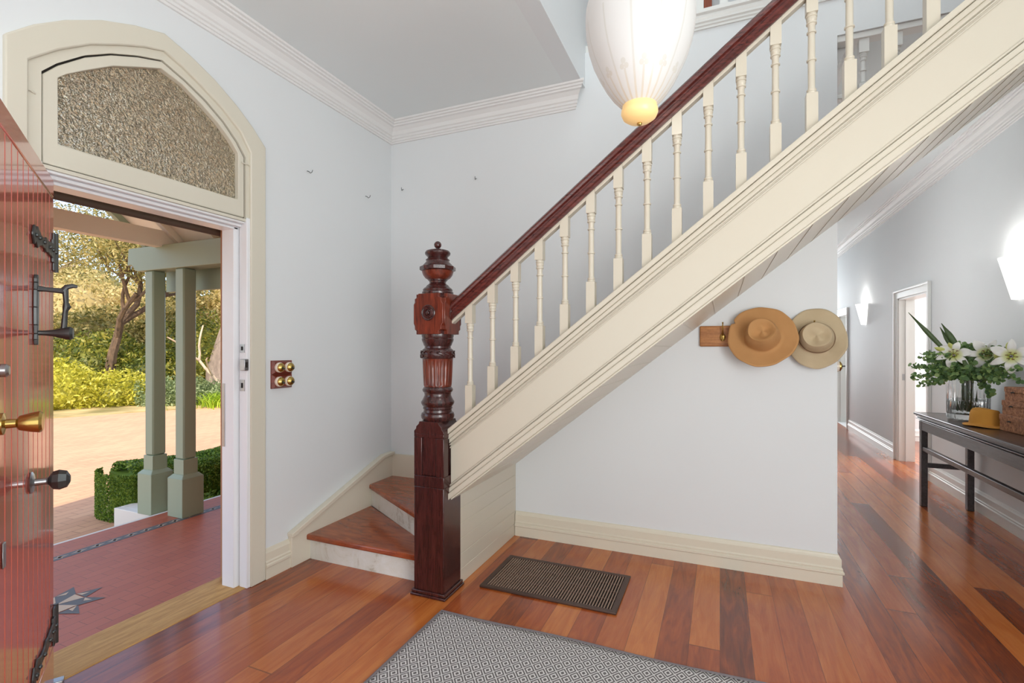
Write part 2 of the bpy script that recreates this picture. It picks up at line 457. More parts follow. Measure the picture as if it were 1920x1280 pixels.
    def build(s, name, mat, parent=None, bevel=0, smooth=True, angle=34, fix=True, loc=None, seg=2):
        off = Vector(loc) if loc is not None else (WL[parent.name] if parent else Vector((0, 0, 0)))
        me = bpy.data.meshes.new(name)
        me.from_pydata([(p[0] - off[0], p[1] - off[1], p[2] - off[2]) for p in s.v], [], s.f)
        mats = mat if isinstance(mat, (list, tuple)) else [mat]
        for m in mats: me.materials.append(M[m])
        if len(mats) > 1: me.polygons.foreach_set('material_index', s.mi)
        if fix:
            import bmesh
            bm = bmesh.new(); bm.from_mesh(me)
            bmesh.ops.recalc_face_normals(bm, faces=bm.faces); bm.to_mesh(me); bm.free()
        if smooth:
            me.shade_smooth(); me.set_sharp_from_angle(angle=radians(angle))
        o = bpy.data.objects.new(name, me); COL.objects.link(o)
        if parent:
            o.parent = parent
            if loc is not None: o.location = Vector(loc) - WL[parent.name]
        elif loc is not None: o.location = loc
        WL[o.name] = Vector(off) if (parent or loc is not None) else Vector((0, 0, 0))
        if bevel:
            b = o.modifiers.new('bevel', 'BEVEL'); b.width = bevel; b.segments = seg; b.limit_method = 'ANGLE'; b.angle_limit = radians(40)
        return o

def tag(o, label, cat=None, group=None, kind=None):
    if label: o['label'] = label
    if cat: o['category'] = cat
    if group: o['group'] = group
    if kind: o['kind'] = kind
    return o
def thing(name, loc, label, cat, group=None, kind=None):
    o = bpy.data.objects.new(name, None); o.location = loc; o.empty_display_size = .05; COL.objects.link(o)
    WL[o.name] = Vector(loc)
    return tag(o, label, cat, group, kind)
def copy_tree(o, parent=None):
    c = o.copy(); COL.objects.link(c)
    if parent is not None: c.parent = parent
    for ch in list(o.children): copy_tree(ch, c)
    return c
def structure(o, label=None): o['kind'] = 'structure'; (label and o.__setitem__('label', label)); return o

# ------------------------------------------------------------------ room shell
XL, YB, XR, XH, ZC, ZL = -2.48, 3.35, 2.0, 0.622, 3.16, 3.46
ZT = 6.05
AR = [(-.575, 2.537), (-.49, 2.622), (-.39, 2.70), (-.26, 2.779), (-.13, 2.835), (0, 2.874), (.13, 2.835), (.26, 2.779), (.39, 2.70), (.49, 2.622), (.575, 2.537)]
YC = 1.545
structure(MB().box(-2.48, -2.3, -.2, XR, 14.2, 0).build('floor', 'floor', smooth=False), 'polished jarrah floorboards of the entry and hallway')
structure(MB().box(XR, 5.6, -.2, 4.6, 9.0, 0).build('floor_side_room', 'floor', smooth=False), 'timber floor of the bright side room off the hallway')
# left wall with the arched opening
ap = [(YC + d * .90, z - .05) for d, z in AR]
poly = [(-2.3, -.3), (YC - .5, -.3), (YC - .5, ap[0][1])] + ap[1:-1] + [(YC + .5, ap[-1][1]), (YC + .5, -.3), (3.5, -.3), (3.5, ZT), (-2.3, ZT)]
structure(MB().prism(poly, 'x', XL, -2.63).build('wall_left', 'wall', smooth=False), 'off-white plastered wall around the arched front doorway')
poly2 = [(-6, -.3), (YC - .55, -.3), (YC - .55, ap[0][1]), ] + ap[1:-1] + [(YC + .55, ap[-1][1]), (YC + .55, -.3), (14, -.3), (14, 5.4), (-6, 5.4)]
structure(MB().prism(poly2, 'x', -2.632, -2.74).build('wall_exterior', 'render_wall', smooth=False), 'brick outer face of the front wall')
# back wall: from the left corner to the hallway opening, up to the landing edge
structure(MB().box(XL - .15, YB, 0, XH, YB + .14, 3.40).build('wall_back', 'wall', smooth=False), 'off-white wall behind and below the staircase')
structure(MB().box(XH - .14, YB + .14, 0, XH, 14.0, ZC).build('wall_hall_left', 'wall', smooth=False), 'left wall of the hallway')
# right wall with door openings at y 6.42..7.37 and 9.96..10.8
def wallR(holes):
    pts = [(-2.3, 0)]
    for a, b, h in holes: pts += [(a, 0), (a, h), (b, h), (b, 0)]
    return pts + [(14.0, 0), (14.0, ZT), (-2.3, ZT)]
structure(MB().prism(wallR([(6.44, 7.36, 1.96), (9.98, 10.85, 1.96)]), 'x', XR, XR + .15).build('wall_right', 'wall', smooth=False), 'white right wall of entry and hallway')
structure(MB().box(XH - .2, 14.0, 0, 4.6, 14.15, ZC).build('wall_hall_end', 'wall', smooth=False), 'far end wall of the hallway')
structure(MB().box(-2.63, -2.45, 0, XR + .15, -2.3, ZT).build('wall_front', 'wall', smooth=False), 'entry wall behind the viewer')
m = MB(); m.box(4.4, 5.6, 0, 4.55, 9, 3.1); m.box(2.15, 9, 0, 4.55, 9.1, 3.1); m.box(2.15, 5.5, 0, 4.55, 5.6, 3.1); m.box(2.15, 5.5, 3.1, 4.55, 9.1, 3.2)
structure(m.build('wall_side_room', 'wall', smooth=False), 'white walls and ceiling of the bright side room')
m = MB(); m.box(3.4, 9.3, -.1, 3.5, 12, 3.1); m.box(2.15, 12, -.1, 3.5, 12.1, 3.1); m.box(2.15, 9.2, -.1, 3.5, 9.3, 3.1); m.box(2.15, 9.2, 3.1, 3.5, 12.1, 3.2); m.box(XR, 9.3, -.1, 3.5, 12, 0)
structure(m.build('wall_far_room', 'wall', smooth=False), 'white far room at the end of the hallway')
light('daylight_far_room', 'AREA', (3.3, 10.6, 1.6), 30, (1, .99, .97), (2, 10.2, 1.4), 1.4, 1.8)
# ceilings
XS = -.86
structure(MB().box(XL - .15, -2.3, ZC, XS - .12, YB, ZC + .2).build('ceiling', 'ceiling', smooth=False), 'low white ceiling over the front door side of the entry')
structure(MB().box(XS - .12, -2.3, ZC, XS, 5.1, ZT).build('wall_stairwell_left', 'wall', smooth=False), 'upper stairwell wall rising from the ceiling edge')
structure(MB().box(XS - .12, -2.45, ZT, XR + .15, 5.2, ZT + .1).build('ceiling_stairwell', 'ceiling', smooth=False), 'high ceiling of the stairwell')
structure(MB().box(XH, YB + .1, ZC, XR, 14.0, ZC + .1).build('ceiling_hall', 'ceiling', smooth=False), 'white hallway ceiling')
structure(MB().box(XS, 5.0, ZL, XR, 5.1, ZT).build('wall_landing', 'wall', smooth=False), 'pale wall at the back of the upper landing')
structure(MB().box(XS, YB + .02, 3.40, XR, 5.0, ZL).build('floor_landing', 'hall_trim', smooth=False), 'upper landing floor')
structure(MB().box(XH, YB, ZC, XR, YB + .1, 3.40).build('wall_header', 'wall', smooth=False), 'wall above the hallway opening, below the landing')
# landing edge moulding
pf = [(0, 0), (.012, 0), (.012, .012), (.02, .018), (.02, .03), (.03, .036), (.03, .048), (.036, .06), (.036, .075), (.05, .082), (.05, .105), (0, .105)]
structure(MB().sweep(pf, (-.74, YB, 3.37), (XR, YB, 3.37), (0, -1, 0), (0, 0, 1)).build('trim_1', 'hall_trim', angle=20), 'moulded edge of the upper landing')

# cornices
cp = [(0, -.138), (.012, -.138), (.014, -.126), (.022, -.124), (.022, -.110), (.032, -.106), (.034, -.092), (.044, -.086), (.052, -.060), (.075, -.040),
      (.092, -.036), (.094, -.026), (.108, -.024), (.110, -.013), (.124, -.011), (.128, -.002), (.128, .003), (0, .003)]
def cornice(name, a, b, u, ma=0, mb=0, mat='cornice', lbl=None, z=ZC):
    """u: direction from wall into the room; ma/mb: mitre along the run per unit of projection at each end"""
    a = Vector((*a, z)); b = Vector((*b, z)); d = (b - a).normalized(); u = Vector(u)
    mm = MB(); n = len(cp); v = []
    for P, mt in ((a, ma), (b, mb)):
        for p, q in cp: v.append(P + u * p + d * (mt * p) + Vector((0, 0, q)))
    f = [(i, (i + 1) % n, (i + 1) % n + n, i + n) for i in range(n)] + [tuple(range(n - 1, -1, -1)), tuple(range(n, 2 * n))]
    mm.add(v, f)
    return structure(mm.build(name, mat, angle=20), lbl)
cornice('trim_2', (XL, -2.3), (XL, YB), (1, 0, 0), 0, -1, lbl='ribbed plaster cornice along the front door wall')
cornice('trim_3', (XL, YB), (-.93, YB), (0, -1, 0), 1, .75, lbl='ribbed plaster cornice along the back wall with a stepped end')
cornice('trim_4', (XR, YB), (XR, 14.0), (-1, 0, 0), lbl='ribbed plaster cornice along the hallway')
cornice('trim_5', (XH, YB + .1), (XH, 14.0), (1, 0, 0), lbl='ribbed plaster cornice on the left of the hallway')

# skirting boards
bp = [(0, 0), (.022, 0), (.022, .066), (.030, .072), (.030, .084), (.022, .09), (.024, .100), (.018, .108), (.018, .152), (.012, .160), (.008, .172), (0, .176)]
def skirt(name, a, b, u, mat, lbl, ma=0, mb=0):
    a = Vector((*a, 0)); b = Vector((*b, 0)); d = (b - a).normalized(); u = Vector(u); n = len(bp); v = []
    for P, mt in ((a, ma), (b, mb)):
        for p, q in bp: v.append(P + u * p + d * (mt * p) + Vector((0, 0, q)))
    f = [(i, (i + 1) % n, (i + 1) % n + n, i + n) for i in range(n)] + [tuple(range(n - 1, -1, -1)), tuple(range(n, 2 * n))]
    return structure(MB().add(v, f).build(name, mat, angle=20), lbl)
skirt('baseboard_back', (-1.375, YB), (XH, YB), (0, -1, 0), 'trim', 'cream moulded skirting board under the stairs', 0, 1)
skirt('baseboard_hall_left', (XH, YB), (XH, 14), (1, 0, 0), 'trim', 'cream skirting board turning the corner into the hallway', -1)
skirt('baseboard_left', (XL, 2.12), (XL, 2.30), (1, 0, 0), 'trim', 'short cream skirting board beside the door casing')
skirt('baseboard_right', (XR, -2.3), (XR, 6.34), (-1, 0, 0), 'hall_trim', 'white skirting board behind the console table')
skirt('baseboard_right_far', (XR, 7.46), (XR, 9.86), (-1, 0, 0), 'hall_trim', 'white skirting board between the two hallway doors')
skirt('baseboard_side_room', (4.4, 5.6), (4.4, 9.0), (-1, 0, 0), 'hall_trim', 'white skirting board of the side room')
skirt('baseboard_side_room_end', (2.15, 9.0), (4.4, 9.0), (0, -1, 0), 'hall_trim', 'white skirting board on the end wall of the side room')

# ------------------------------------------------------------------ front doorway: casing, jambs, fanlight, threshold
IN = [(-.508, 2.473), (-.412, 2.565), (-.30, 2.650), (-.18, 2.715), (-.09, 2.758), (0, 2.789), (.09, 2.758), (.18, 2.715), (.30, 2.650), (.412, 2.565), (.492, 2.473)]
outer = [(YC - .575, 0)] + [(YC + d, z) for d, z in AR] + [(YC + .575, 0)]
inner = [(YC - .508, 0)] + [(YC + d, z) for d, z in IN] + [(YC + .475, 0)]
inner[-2] = (YC + .475, 2.473)
df = thing('trim_6', (XL, YC, 0), 'stone-coloured arched timber frame of the front doorway', None, kind='structure')
MB().ring(outer, inner, 'x', XL + .022, XL - .005, closed=False).build('architrave', 'casing', df, bevel=.006)
# jambs (rebated)
MB().box(XL - .05, 2.0, 0, XL + .012, 2.024, 2.10).box(XL - .155, 1.972, 0, XL - .058, 2.05, 2.06).build('jamb', 'white_gloss', df, bevel=.004)
MB().box(XL - .155, 1.04, 0, XL + .012, 1.085, 2.10).box(XL - .155, 1.085, 0, XL - .058, 1.112, 2.06).build('jamb', 'white_gloss', df, bevel=.004)
MB().box(XL - .155, 1.085, 2.036, XL - .058, 2.0, 2.05).box(XL - .155, 1.085, 2.05, XL - .03, 2.0, 2.066).box(XL - .155, 1.085, 2.066, XL - .005, 2.0, 2.078).build('head', 'white_gloss', df, bevel=.003)
MB().box(XL - .26, 2.043, -.02, XL - .155, 2.10, 2.1).build('brick_reveal', 'render_wall', df)
# steel keeps on the jamb
for z, h in ((1.36, .024), (1.15, .032)):
    mm = MB().box(XL - .040, 1.9965, z - h, XL - .004, 2.0, z + h)
    k = mm.build('strike_plate', 'chrome', df)
    MB().box(XL - .028, 1.994, z - h * .45, XL - .016, 1.9964, z + h * .45).build('slot', 'gap', k)
kp = MB().box(XL - .01, 1.972, 1.235, XL + .028, 2.0, 1.30).build('lock_keep', 'chrome', df, bevel=.003)
MB().box(XL + .0282, 1.980, 1.252, XL + .030, 1.992, 1.283).build('slot', 'gap', kp)
# long steel bolt plate on the outer stop
MB().box(XL - .150, 1.9685, .80, XL - .128, 1.972, 1.16).build('strike_plate', 'chrome', df)
# fanlight frame between casing and sash
so = [(-.461, 2.093), (-.461, 2.457), (-.411, 2.515), (-.316, 2.599), (-.217, 2.662), (-.109, 2.711), (0, 2.748), (.112, 2.708), (.222, 2.655), (.322, 2.588), (.405, 2.510), (.455, 2.440), (.455, 2.093)]
fo = [(-.512, 2.078), (-.512, 2.48), (-.45, 2.552), (-.34, 2.642), (-.225, 2.712), (-.11, 2.765), (0, 2.800), (.115, 2.765), (.23, 2.712), (.34, 2.642), (.44, 2.552), (.49, 2.48), (.49, 2.078)]
gl = [(-.404, 2.192), (-.404, 2.461), (-.375, 2.49), (-.306, 2.542), (-.206, 2.613), (-.097, 2.665), (0, 2.709), (.10, 2.682), (.2, 2.628), (.29, 2.570), (.36, 2.510), (.414, 2.448), (.414, 2.192)]
Y = lambda L, g=0: [(YC + d * (1 - g), z) for d, z in L]
wn = thing('window_1', (XL, YC, 2.4), 'arched cream fanlight of obscure patterned glass above the front door', None, kind='structure')
MB().ring(Y(fo), Y(so), 'x', XL + .004, XL - .12).build('frame', 'casing', wn)
si = [(d * .985, z + (.006 if z < 2.2 else -.005)) for d, z in so]
MB().ring([(YC + d, z) for d, z in so], [(YC + d, z) for d, z in si], 'x', XL - .012, XL - .10).build('seam', 'gap', wn)
sash = MB().ring([(YC + d, z) for d, z in si], Y(gl), 'x', XL - .002, XL - .055).build('sash', 'casing', wn, bevel=.004)
MB().prism(Y(gl, -.01), 'x', XL - .030, XL - .034).build('window_glass', 'figured_glass', sash, smooth=False)
for y, z in ((1.035, 2.36), (2.0, 2.40)):
    MB().tube([(XL + .006, y - .03, z + .004), (XL + .012, y - .01, z), (XL + .010, y + .01, z + .003), (XL + .006, y + .03, z - .002)], .0035, 6).build('latch_wire', 'casing', wn)
structure(MB().box(-2.745, YC - .52, -.06, XL, YC + .56, .004).build('trim_7', 'threshold', bevel=.006), 'worn yellow timber threshold of the front doorway')
tag(MB().tube([(-2.78, 1.0, 2.055), (-2.78, 2.25, 2.055)], .021, 12).build('curtain_pole', 'brown_bar'), 'dark brown bar hanging across the outside of the front door head', 'rail')

# ------------------------------------------------------------------ red front door, swung wide open
DP = Vector((-2.475, 1.123, 0)); DD = Vector((.85, -.53, 0)).normalized(); DN = Vector((-DD.y, DD.x, 0))
def dpt(s_, n_, z): return DP + DD * s_ + DN * n_ + Vector((0, 0, z))
dr = thing('door_1', tuple(DP), 'open red front door of vertical boards with black iron fittings', None, kind='structure')
def dbox(mm, s0, s1, n0, n1, z0, z1):
    return mm.obox(dpt((s0 + s1) / 2, (n0 + n1) / 2, (z0 + z1) / 2), DD, DN, (0, 0, 1), (s1 - s0) / 2, (n1 - n0) / 2, (z1 - z0) / 2)
mm = MB(); dbox(mm, 0, .89, -.042, -.008, .008, 2.038)
dbox(mm, 0, .89, -.008, 0, 1.965, 2.038); dbox(mm, 0, .89, -.008, 0, .008, .165)
leaf = mm.build('leaf', 'red_door', dr, bevel=.004)
mm = MB(); gs = [0.0] + [.089 + .0742 * i for i in range(11)] + [.89]
for a, b in zip(gs[:-1], gs[1:]): dbox(mm, a + .0022, b - .0022, -.008, -.0005, .168, 1.960)
mm.build('boards', 'red_door', leaf, bevel=.0035)
mm = MB(); dbox(mm, .0, .89, -.0055, -.0045, 1.9585, 1.9665)
mm.build('chamfer_highlight', 'porch_cream', leaf)  # pale strip painted in as the highlight along the chamfer edge
for zc in (1.745, .25):
    mm = MB()
    dbox(mm, .0, .035, 0, .007, zc - .075, zc + .075)
    dbox(mm, .03, .06, 0, .009, zc - .045, zc + .045)
    mm.prism([(0, 0)] * 3, 'z', 0, 0) if False else None
    segs = [(.05, .030), (.10, .026), (.16, .022), (.20, .028), (.22, .018), (.28, .016), (.32, .026), (.35, .038), (.375, .018), (.40, .034), (.425, .004)]
    for (a, ha), (b, hb) in zip(segs[:-1], segs[1:]):
        v = []
        for n_ in (0.0, .007):
            v += [dpt(a, n_, zc - ha), dpt(b, n_, zc - hb), dpt(b, n_, zc + hb), dpt(a, n_, zc + ha)]
        mm.add(v, [(0, 3, 2, 1), (4, 5, 6, 7), (0, 1, 5, 4), (1, 2, 6, 5), (2, 3, 7, 6), (3, 0, 4, 7)])
    h = mm.build('strap_hinge', 'iron', dr, bevel=.002)
    mm = MB()
    for s_ in (.018, .075, .14, .25, .335, .39): mm.sphere(dpt(s_, .009, zc), .0075, 10, 6)
    mm.build('studs', 'iron', h)
    MB().tube([dpt(-.004, .006, zc - .078), dpt(-.004, .006, zc + .078)], .008, 10).build('knuckle', 'iron', h)
# knocker / pull handle
mm = MB(); zs = [1.372, 1.39, 1.41, 1.44, 1.50, 1.56, 1.585, 1.60, 1.612]; ws = [.008, .013, .010, .015, .017, .015, .011, .014, .006]
for (z0, a), (z1, b) in zip(zip(zs, ws), zip(zs[1:], ws[1:])):
    v = []
    for n_ in (0.0, .011):
        v += [dpt(.378 - a, n_, z0), dpt(.378 + a, n_, z0), dpt(.378 + b, n_, z1), dpt(.378 - b, n_, z1)]
    mm.add(v, [(0, 3, 2, 1), (4, 5, 6, 7), (0, 1, 5, 4), (1, 2, 6, 5), (2, 3, 7, 6), (3, 0, 4, 7)])
kn = mm.build('door_knocker', 'iron', dr, bevel=.002)
tag(kn, 'twisted black iron door knocker')
mm = MB().tube([dpt(.378, .008, 1.565), dpt(.378, .03, 1.563), dpt(.378, .075, 1.560)], [.011, .008, .010], 10)
mm.tube([dpt(.378, .074, 1.560), dpt(.378, .084, 1.575), dpt(.378, .10, 1.580), dpt(.378, .112, 1.578)], [.010, .009, .008, .005], 10)
mm.tube([dpt(.378, .080, 1.565), dpt(.378, .082, 1.52), dpt(.378, .084, 1.505), dpt(.378, .080, 1.49), dpt(.378, .076, 1.43)], [.009, .0075, .012, .0075, .009], 10)
mm.build('drop_handle', 'iron', kn)
M_n = DN.to_track_quat('Z', 'Y').to_matrix()
MB().lathe([(.008, 0), (.009, .02), (.012, .04), (.022, .072), (.024, .084), (.018, .092)], dpt(.378, .009, 1.413), 14, M_n).build('striker', 'iron', kn)
kb = MB().lathe([(.034, 0), (.036, .004), (.030, .008), (.012, .012), (.011, .04), (.014, .044)], dpt(.436, 0, .915), 24, M_n).build('door_knob', 'chrome', dr)
MB().lathe([(.012, .044), (.030, .056), (.034, .072), (.028, .092), (.012, .100)], dpt(.436, 0, .915), 8, M_n).build('faceted_knob', 'iron', kb, angle=10)
bk = MB().lathe([(.030, 0), (.030, .006), (.013, .010), (.012, .030), (.020, .036), (.027, .060), (.030, .078), (.024, .084), (.004, .085)], dpt(.80, 0, 1.155), 24, M_n).build('brass_knob', 'brass', dr)
MB().lathe([(.018, 0), (.018, .010), (.012, .016), (.002, .016)], dpt(.795, 0, 1.30), 16, M_n).build('lock_cylinder', 'chrome', dr)
mm = MB(); dbox(mm, .775, .80, 0, .006, .76, .83); mm.build('escutcheon', 'chrome', dr, bevel=.003)
mm = MB(); dbox(mm, -.02, .02, -.05, .03, .0005, .022)
mm.build('floor_bolt', 'chrome', dr, bevel=.003)

# ------------------------------------------------------------------ staircase
SL = .785
T = lambda x: .927 + SL * (x + 1.362)
st = thing('staircase', (-1.47, 2.42, 0), 'cream painted staircase with jarrah winder treads, turned balusters and mahogany rail', 'staircase')
RS = .165; PV = Vector((-1.43, 2.45)); XW, YW = -2.462, 3.335
def ray_hit(th):
    d = Vector((-cos(th), sin(th)))
    ts = []
    if abs(d.x) > 1e-6: ts.append((XW - PV.x) / d.x)
    if d.y > 1e-6: ts.append((YW - PV.y) / d.y)
    t = min(q for q in ts if q > 0); return PV + d * t
angs = [0, radians(31), radians(60), radians(90)]
for k in range(3):
    a, b = angs[k], angs[k + 1]
    p0, p1 = ray_hit(a), ray_hit(b)
    z1 = RS * (k + 1)
    fr = Vector((sin(a), cos(a))) * -1           # towards the front of the riser
    dfr = Vector((-cos(a), sin(a)))
    nose = Vector((-sin(a) * 1, -cos(a) * 1))
    pn0 = p0 + nose * .03 if k == 0 else p0 + nose * .03
    pn0.x = max(pn0.x, XW)
    q = [PV + nose * .03, pn0]
    corner = Vector((XW, YW))
    if p0.x < XW + .01 and p1.y > YW - .01: q += [corner]
    q += [p1, PV + Vector((.0, .02))]
    mm = MB().prism([tuple(p) for p in q], 'z', z1 - .036, z1)
    tag(mm.build('tread', 'tread', st, bevel=.010, seg=3), None)
    # riser
    n2 = Vector((sin(a), cos(a)))
    r = [PV, p0, p0 + n2 * .02, PV + n2 * .02]
    for p in r: p.x = max(p.x, XW)
    MB().prism([tuple(p) for p in r], 'z', RS * k, z1 - .036).build('riser', 'riser', st)
for k in range(15):
    x0 = -1.43 + .2102 * k; z1 = RS * (k + 4)
    MB().box(x0 - .025, 2.43, z1 - .026, x0 + .162, YW, z1).build('tread', 'tread', st, bevel=.008)
    MB().box(x0, 2.43, RS * (k + 3) + .012, x0 + .016, YW, z1 - .026).build('riser', 'riser', st)
# outer string with mouldings, capping, soffit
xa, xb = -1.378, 2.0
DS = .385
def band(m, y0, y1, t0, t1, x0=xa, x1=xb):
    m.prism([(x0, T(x0) + t0), (x1, T(x1) + t0), (x1, T(x1) + t1), (x0, T(x0) + t1)], 'y', y0, y1)
mm = MB(); band(mm, 2.392, 2.430, -DS, 0, -1.372)
sg = mm.build('outer_string', 'cream', st)
mm = MB()
for y0, t0, t1 in ((2.372, -.055, -.028), (2.380, -.078, -.055), (2.384, -.092, -.083), (2.387, -.108, -.099)): band(mm, y0, 2.3925, t0, t1)
mm.build('string_moulding', 'cream', sg, bevel=.004)
mm = MB()
for y0, t0, t1 in ((2.384, -.318, -.306), (2.376, -.352, -.322), (2.366, -DS - .004, -.352)): band(mm, y0, 2.3925, t0, t1)
mm.build('string_moulding', 'cream', sg, bevel=.004)
mm = MB(); band(mm, 2.362, 2.475, -.026, .004); mm.build('capping', 'cream', sg, bevel=.004)
mm = MB(); band(mm, 2.3925, YB - .002, -DS - .012, -DS + .004, -1.372)
sf = mm.build('soffit', 'trim', st)
mm = MB()
for i in range(26):
    x = -1.2 + .13 * i
    for y0, y1 in ((2.405, 3.33),):
        mm.prism([(x, T(x) - DS - .0125), (x + .004, T(x + .004) - DS - .0125), (x + .004, T(x + .004) - DS - .0145), (x, T(x) - DS - .0145)], 'y', y0, y1)
mm.build('soffit_joints', 'casing', sf)
# lining below the winders
mm = MB()
zt = lambda y: .515
for i in range(6):
    z0 = .0 + .088 * i; z1 = min(z0 + .086, .53)
    mm.box(-1.392, 2.505, z0 + .001, -1.378, YB - .001, z1)
mm.box(-1.388, 2.505, 0, -1.38, YB - .001, .54)
mm.build('boarded_panel', 'cream', st, bevel=.0015)
# wall strings
def yz(mm, pts, x0, x1): return mm.prism(pts, 'x', x0, x1)
mm = MB(); yz(mm, [(2.30, 0), (3.335, 0), (3.335, .500), (3.20, .500), (2.30, .196)], XL + .001, XL + .032)
ws_ = mm.build('wall_string', 'trim', st, bevel=.003)
mm = MB(); yz(mm, [(2.295, .192), (2.312, .190), (3.215, .497), (3.335, .503), (3.335, .525), (3.205, .522), (2.292, .215)], XL + .001, XL + .048)
mm.build('wall_string_cap', 'trim', ws_, bevel=.003)
mm = MB().prism([(XL + .03, .33), (-1.5, .33), (-1.5, .60), (-1.9, .515), (XL + .03, .503)], 'y', YB - .028, YB - .001)
mm.prism([(-1.9, .53), (1.6, T(1.6) - .1), (1.6, T(1.6) - .38), (-1.3, .60), (-1.9, .4)], 'y', YB - .026, YB - .001)
mm.build('wall_string', 'trim', st)
# newel post
NX, NY, R_ = -1.470, 2.415, .095
nw = MB().box(NX - R_, NY - R_, .03, NX + R_, NY + R_, .60).build('newel_post', 'newel', st, bevel=.004, loc=(NX, NY, 0))
tag(nw, 'dark red mahogany newel post')
NB = lambda: MB()
mm = MB().box(NX - R_, NY - R_, .60, NX + R_, NY + R_, .66)
for sx, sy in ((-1, -1), (1, -1), (1, 1), (-1, 1)):
    mm.box(NX + sx * R_, NY + sy * R_, .66, NX + sx * (R_ - .05), NY + sy * (R_ - .05), .87)
mm.box(NX - R_ + .012, NY - R_ + .012, .66, NX + R_ - .012, NY + R_ - .012, .87)
mm.box(NX - R_, NY - R_, .87, NX + R_, NY + R_, .892)
mm.build('panelled_shaft', 'newel', nw, bevel=.003)
prof = [(-R_, .89), (R_, .89), (R_, .905), (R_ - .012, .918), (R_ - .014, .93), (R_ - .03, .945), (R_ - .034, .958), (-R_ + .034, .958), (-R_ + .03, .945), (-R_ + .014, .93), (-R_ + .012, .918), (-R_, .905)]
mm = MB().prism([(NX + a, b) for a, b in prof], 'y', NY - R_, NY + R_).build('shoulder', 'newel', nw, bevel=.002)
mm = MB().box(NX - R_ - .016, NY - R_ - .016, 0, NX + R_ + .016, NY + R_ + .016, .014).box(NX - R_ - .010, NY - R_ - .010, .014, NX + R_ + .010, NY + R_ + .010, .032)
mm.build('base_moulding', 'newel', nw, bevel=.004)
c0 = (NX, NY, 0)
MB().lathe([(.060, .955), (.084, .958), (.086, .963), (.092, .972), (.094, .985), (.090, .998), (.080, 1.004), (.078, 1.018), (.083, 1.024), (.080, 1.034),
            (.088, 1.044), (.093, 1.054), (.093, 1.062), (.086, 1.072), (.078, 1.088), (.074, 1.098), (.076, 1.112), (.084, 1.120), (.086, 1.130), (.080, 1.140), (.074, 1.146)], c0, 40).build('turned_base', 'newel', nw)
fl = [(.076, 1.146), (.078, 1.154), (.079, 1.158), (.0815, 1.20), (.0835, 1.25), (.085, 1.288), (.085, 1.296), (.086, 1.302)]
MB().lathe(fl, c0, 120, flute=lambda k: 24 if 2 <= k <= 5 else 0).build('fluted_drum', 'newel_red', nw, angle=60)
cv = MB().lathe([(.086, 1.302), (.092, 1.310), (.094, 1.328), (.091, 1.346), (.082, 1.356), (.074, 1.362), (.073, 1.372), (.078, 1.378), (.082, 1.390), (.088, 1.402), (.090, 1.412), (.087, 1.418), (.090, 1.430), (.090, 1.445)], c0, 40).build('carved_collar', 'newel', nw)
mm = MB()
for i in range(14):
    a = 2 * pi * i / 14; p = []
    for q in range(9):
        t = q / 8; aa = a + .2 * sin(t * pi * 2); p.append((NX + .0945 * cos(aa), NY + .0945 * sin(aa), 1.308 + .038 * t))
    mm.tube(p, .0035, 5)
mm.build('leaf_carving', 'newel', cv)
# block with notched plaques
mm = MB().box(NX - .078, NY - .078, 1.44, NX + .078, NY + .078, 1.66)
mm.build('block', 'newel', nw)
def plaque(h, w_, n=.027):
    return [(-w_ + n, -h), (w_ - n, -h), (w_ - n, -h + n * .7), (w_ - n * .4, -h + n), (w_ - n * .4, -h + n * 1.7), (w_, -h + n * 2.2), (w_, h - n * 2.2), (w_ - n * .4, h - n * 1.7), (w_ - n * .4, h - n), (w_ - n, h - n * .7), (w_ - n, h),
            (-w_ + n, h), (-w_ + n, h - n * .7), (-w_ + n * .4, h - n), (-w_ + n * .4, h - n * 1.7), (-w_, h - n * 2.2), (-w_, -h + n * 2.2), (-w_ + n * .4, -h + n * 1.7), (-w_ + n * .4, -h + n), (-w_ + n, -h + n * .7)]
for ax, sgn in (('y', -1), ('y', 1), ('x', 1), ('x', -1)):
    base = NY if ax == 'y' else NX; other = NX if ax == 'y' else NY
    mm = MB().prism([(other + a, 1.55 + b) for a, b in plaque(.112, .092)], ax, base + sgn * .076, base + sgn * .100)
    pq = mm.build('plaque', 'newel_red', nw, bevel=.0025)
    Mr = Matrix.Rotation(radians(90) if sgn * (1 if ax == 'y' else -1) < 0 else radians(-90), 3, 'X') if ax == 'y' else Matrix.Rotation(radians(90 * sgn), 3, 'Y')
    cc = [NX, NY, 1.555]; cc[1 if ax == 'y' else 0] += sgn * .098
    MB().lathe([(.042, 0), (.044, .004), (.040, .007), (.034, .003), (.030, .003), (.026, .008), (.021, .008), (.018, .002), (.013, .003), (.010, .011), (.004, .014), (.001, .014)], cc, 28, Mr).build('rosette', 'newel', pq)
MB().lathe([(.085, 1.658), (.088, 1.664), (.088, 1.676), (.082, 1.682), (.084, 1.690), (.076, 1.700), (.070, 1.702), (.060, 1.716), (.050, 1.722), (.046, 1.730), (.048, 1.738), (.054, 1.742), (.054, 1.748)], c0, 36).build('dome', 'newel', nw)
MB().lathe([(.054, 1.746), (.070, 1.756), (.082, 1.772), (.088, 1.790), (.086, 1.796)], c0, 36).build('finial_bowl', 'newel_red', nw)
MB().lathe([(.090, 1.795), (.101, 1.800), (.101, 1.818), (.090, 1.824)], c0, 10).build('octagonal_band', 'newel', nw, angle=15)
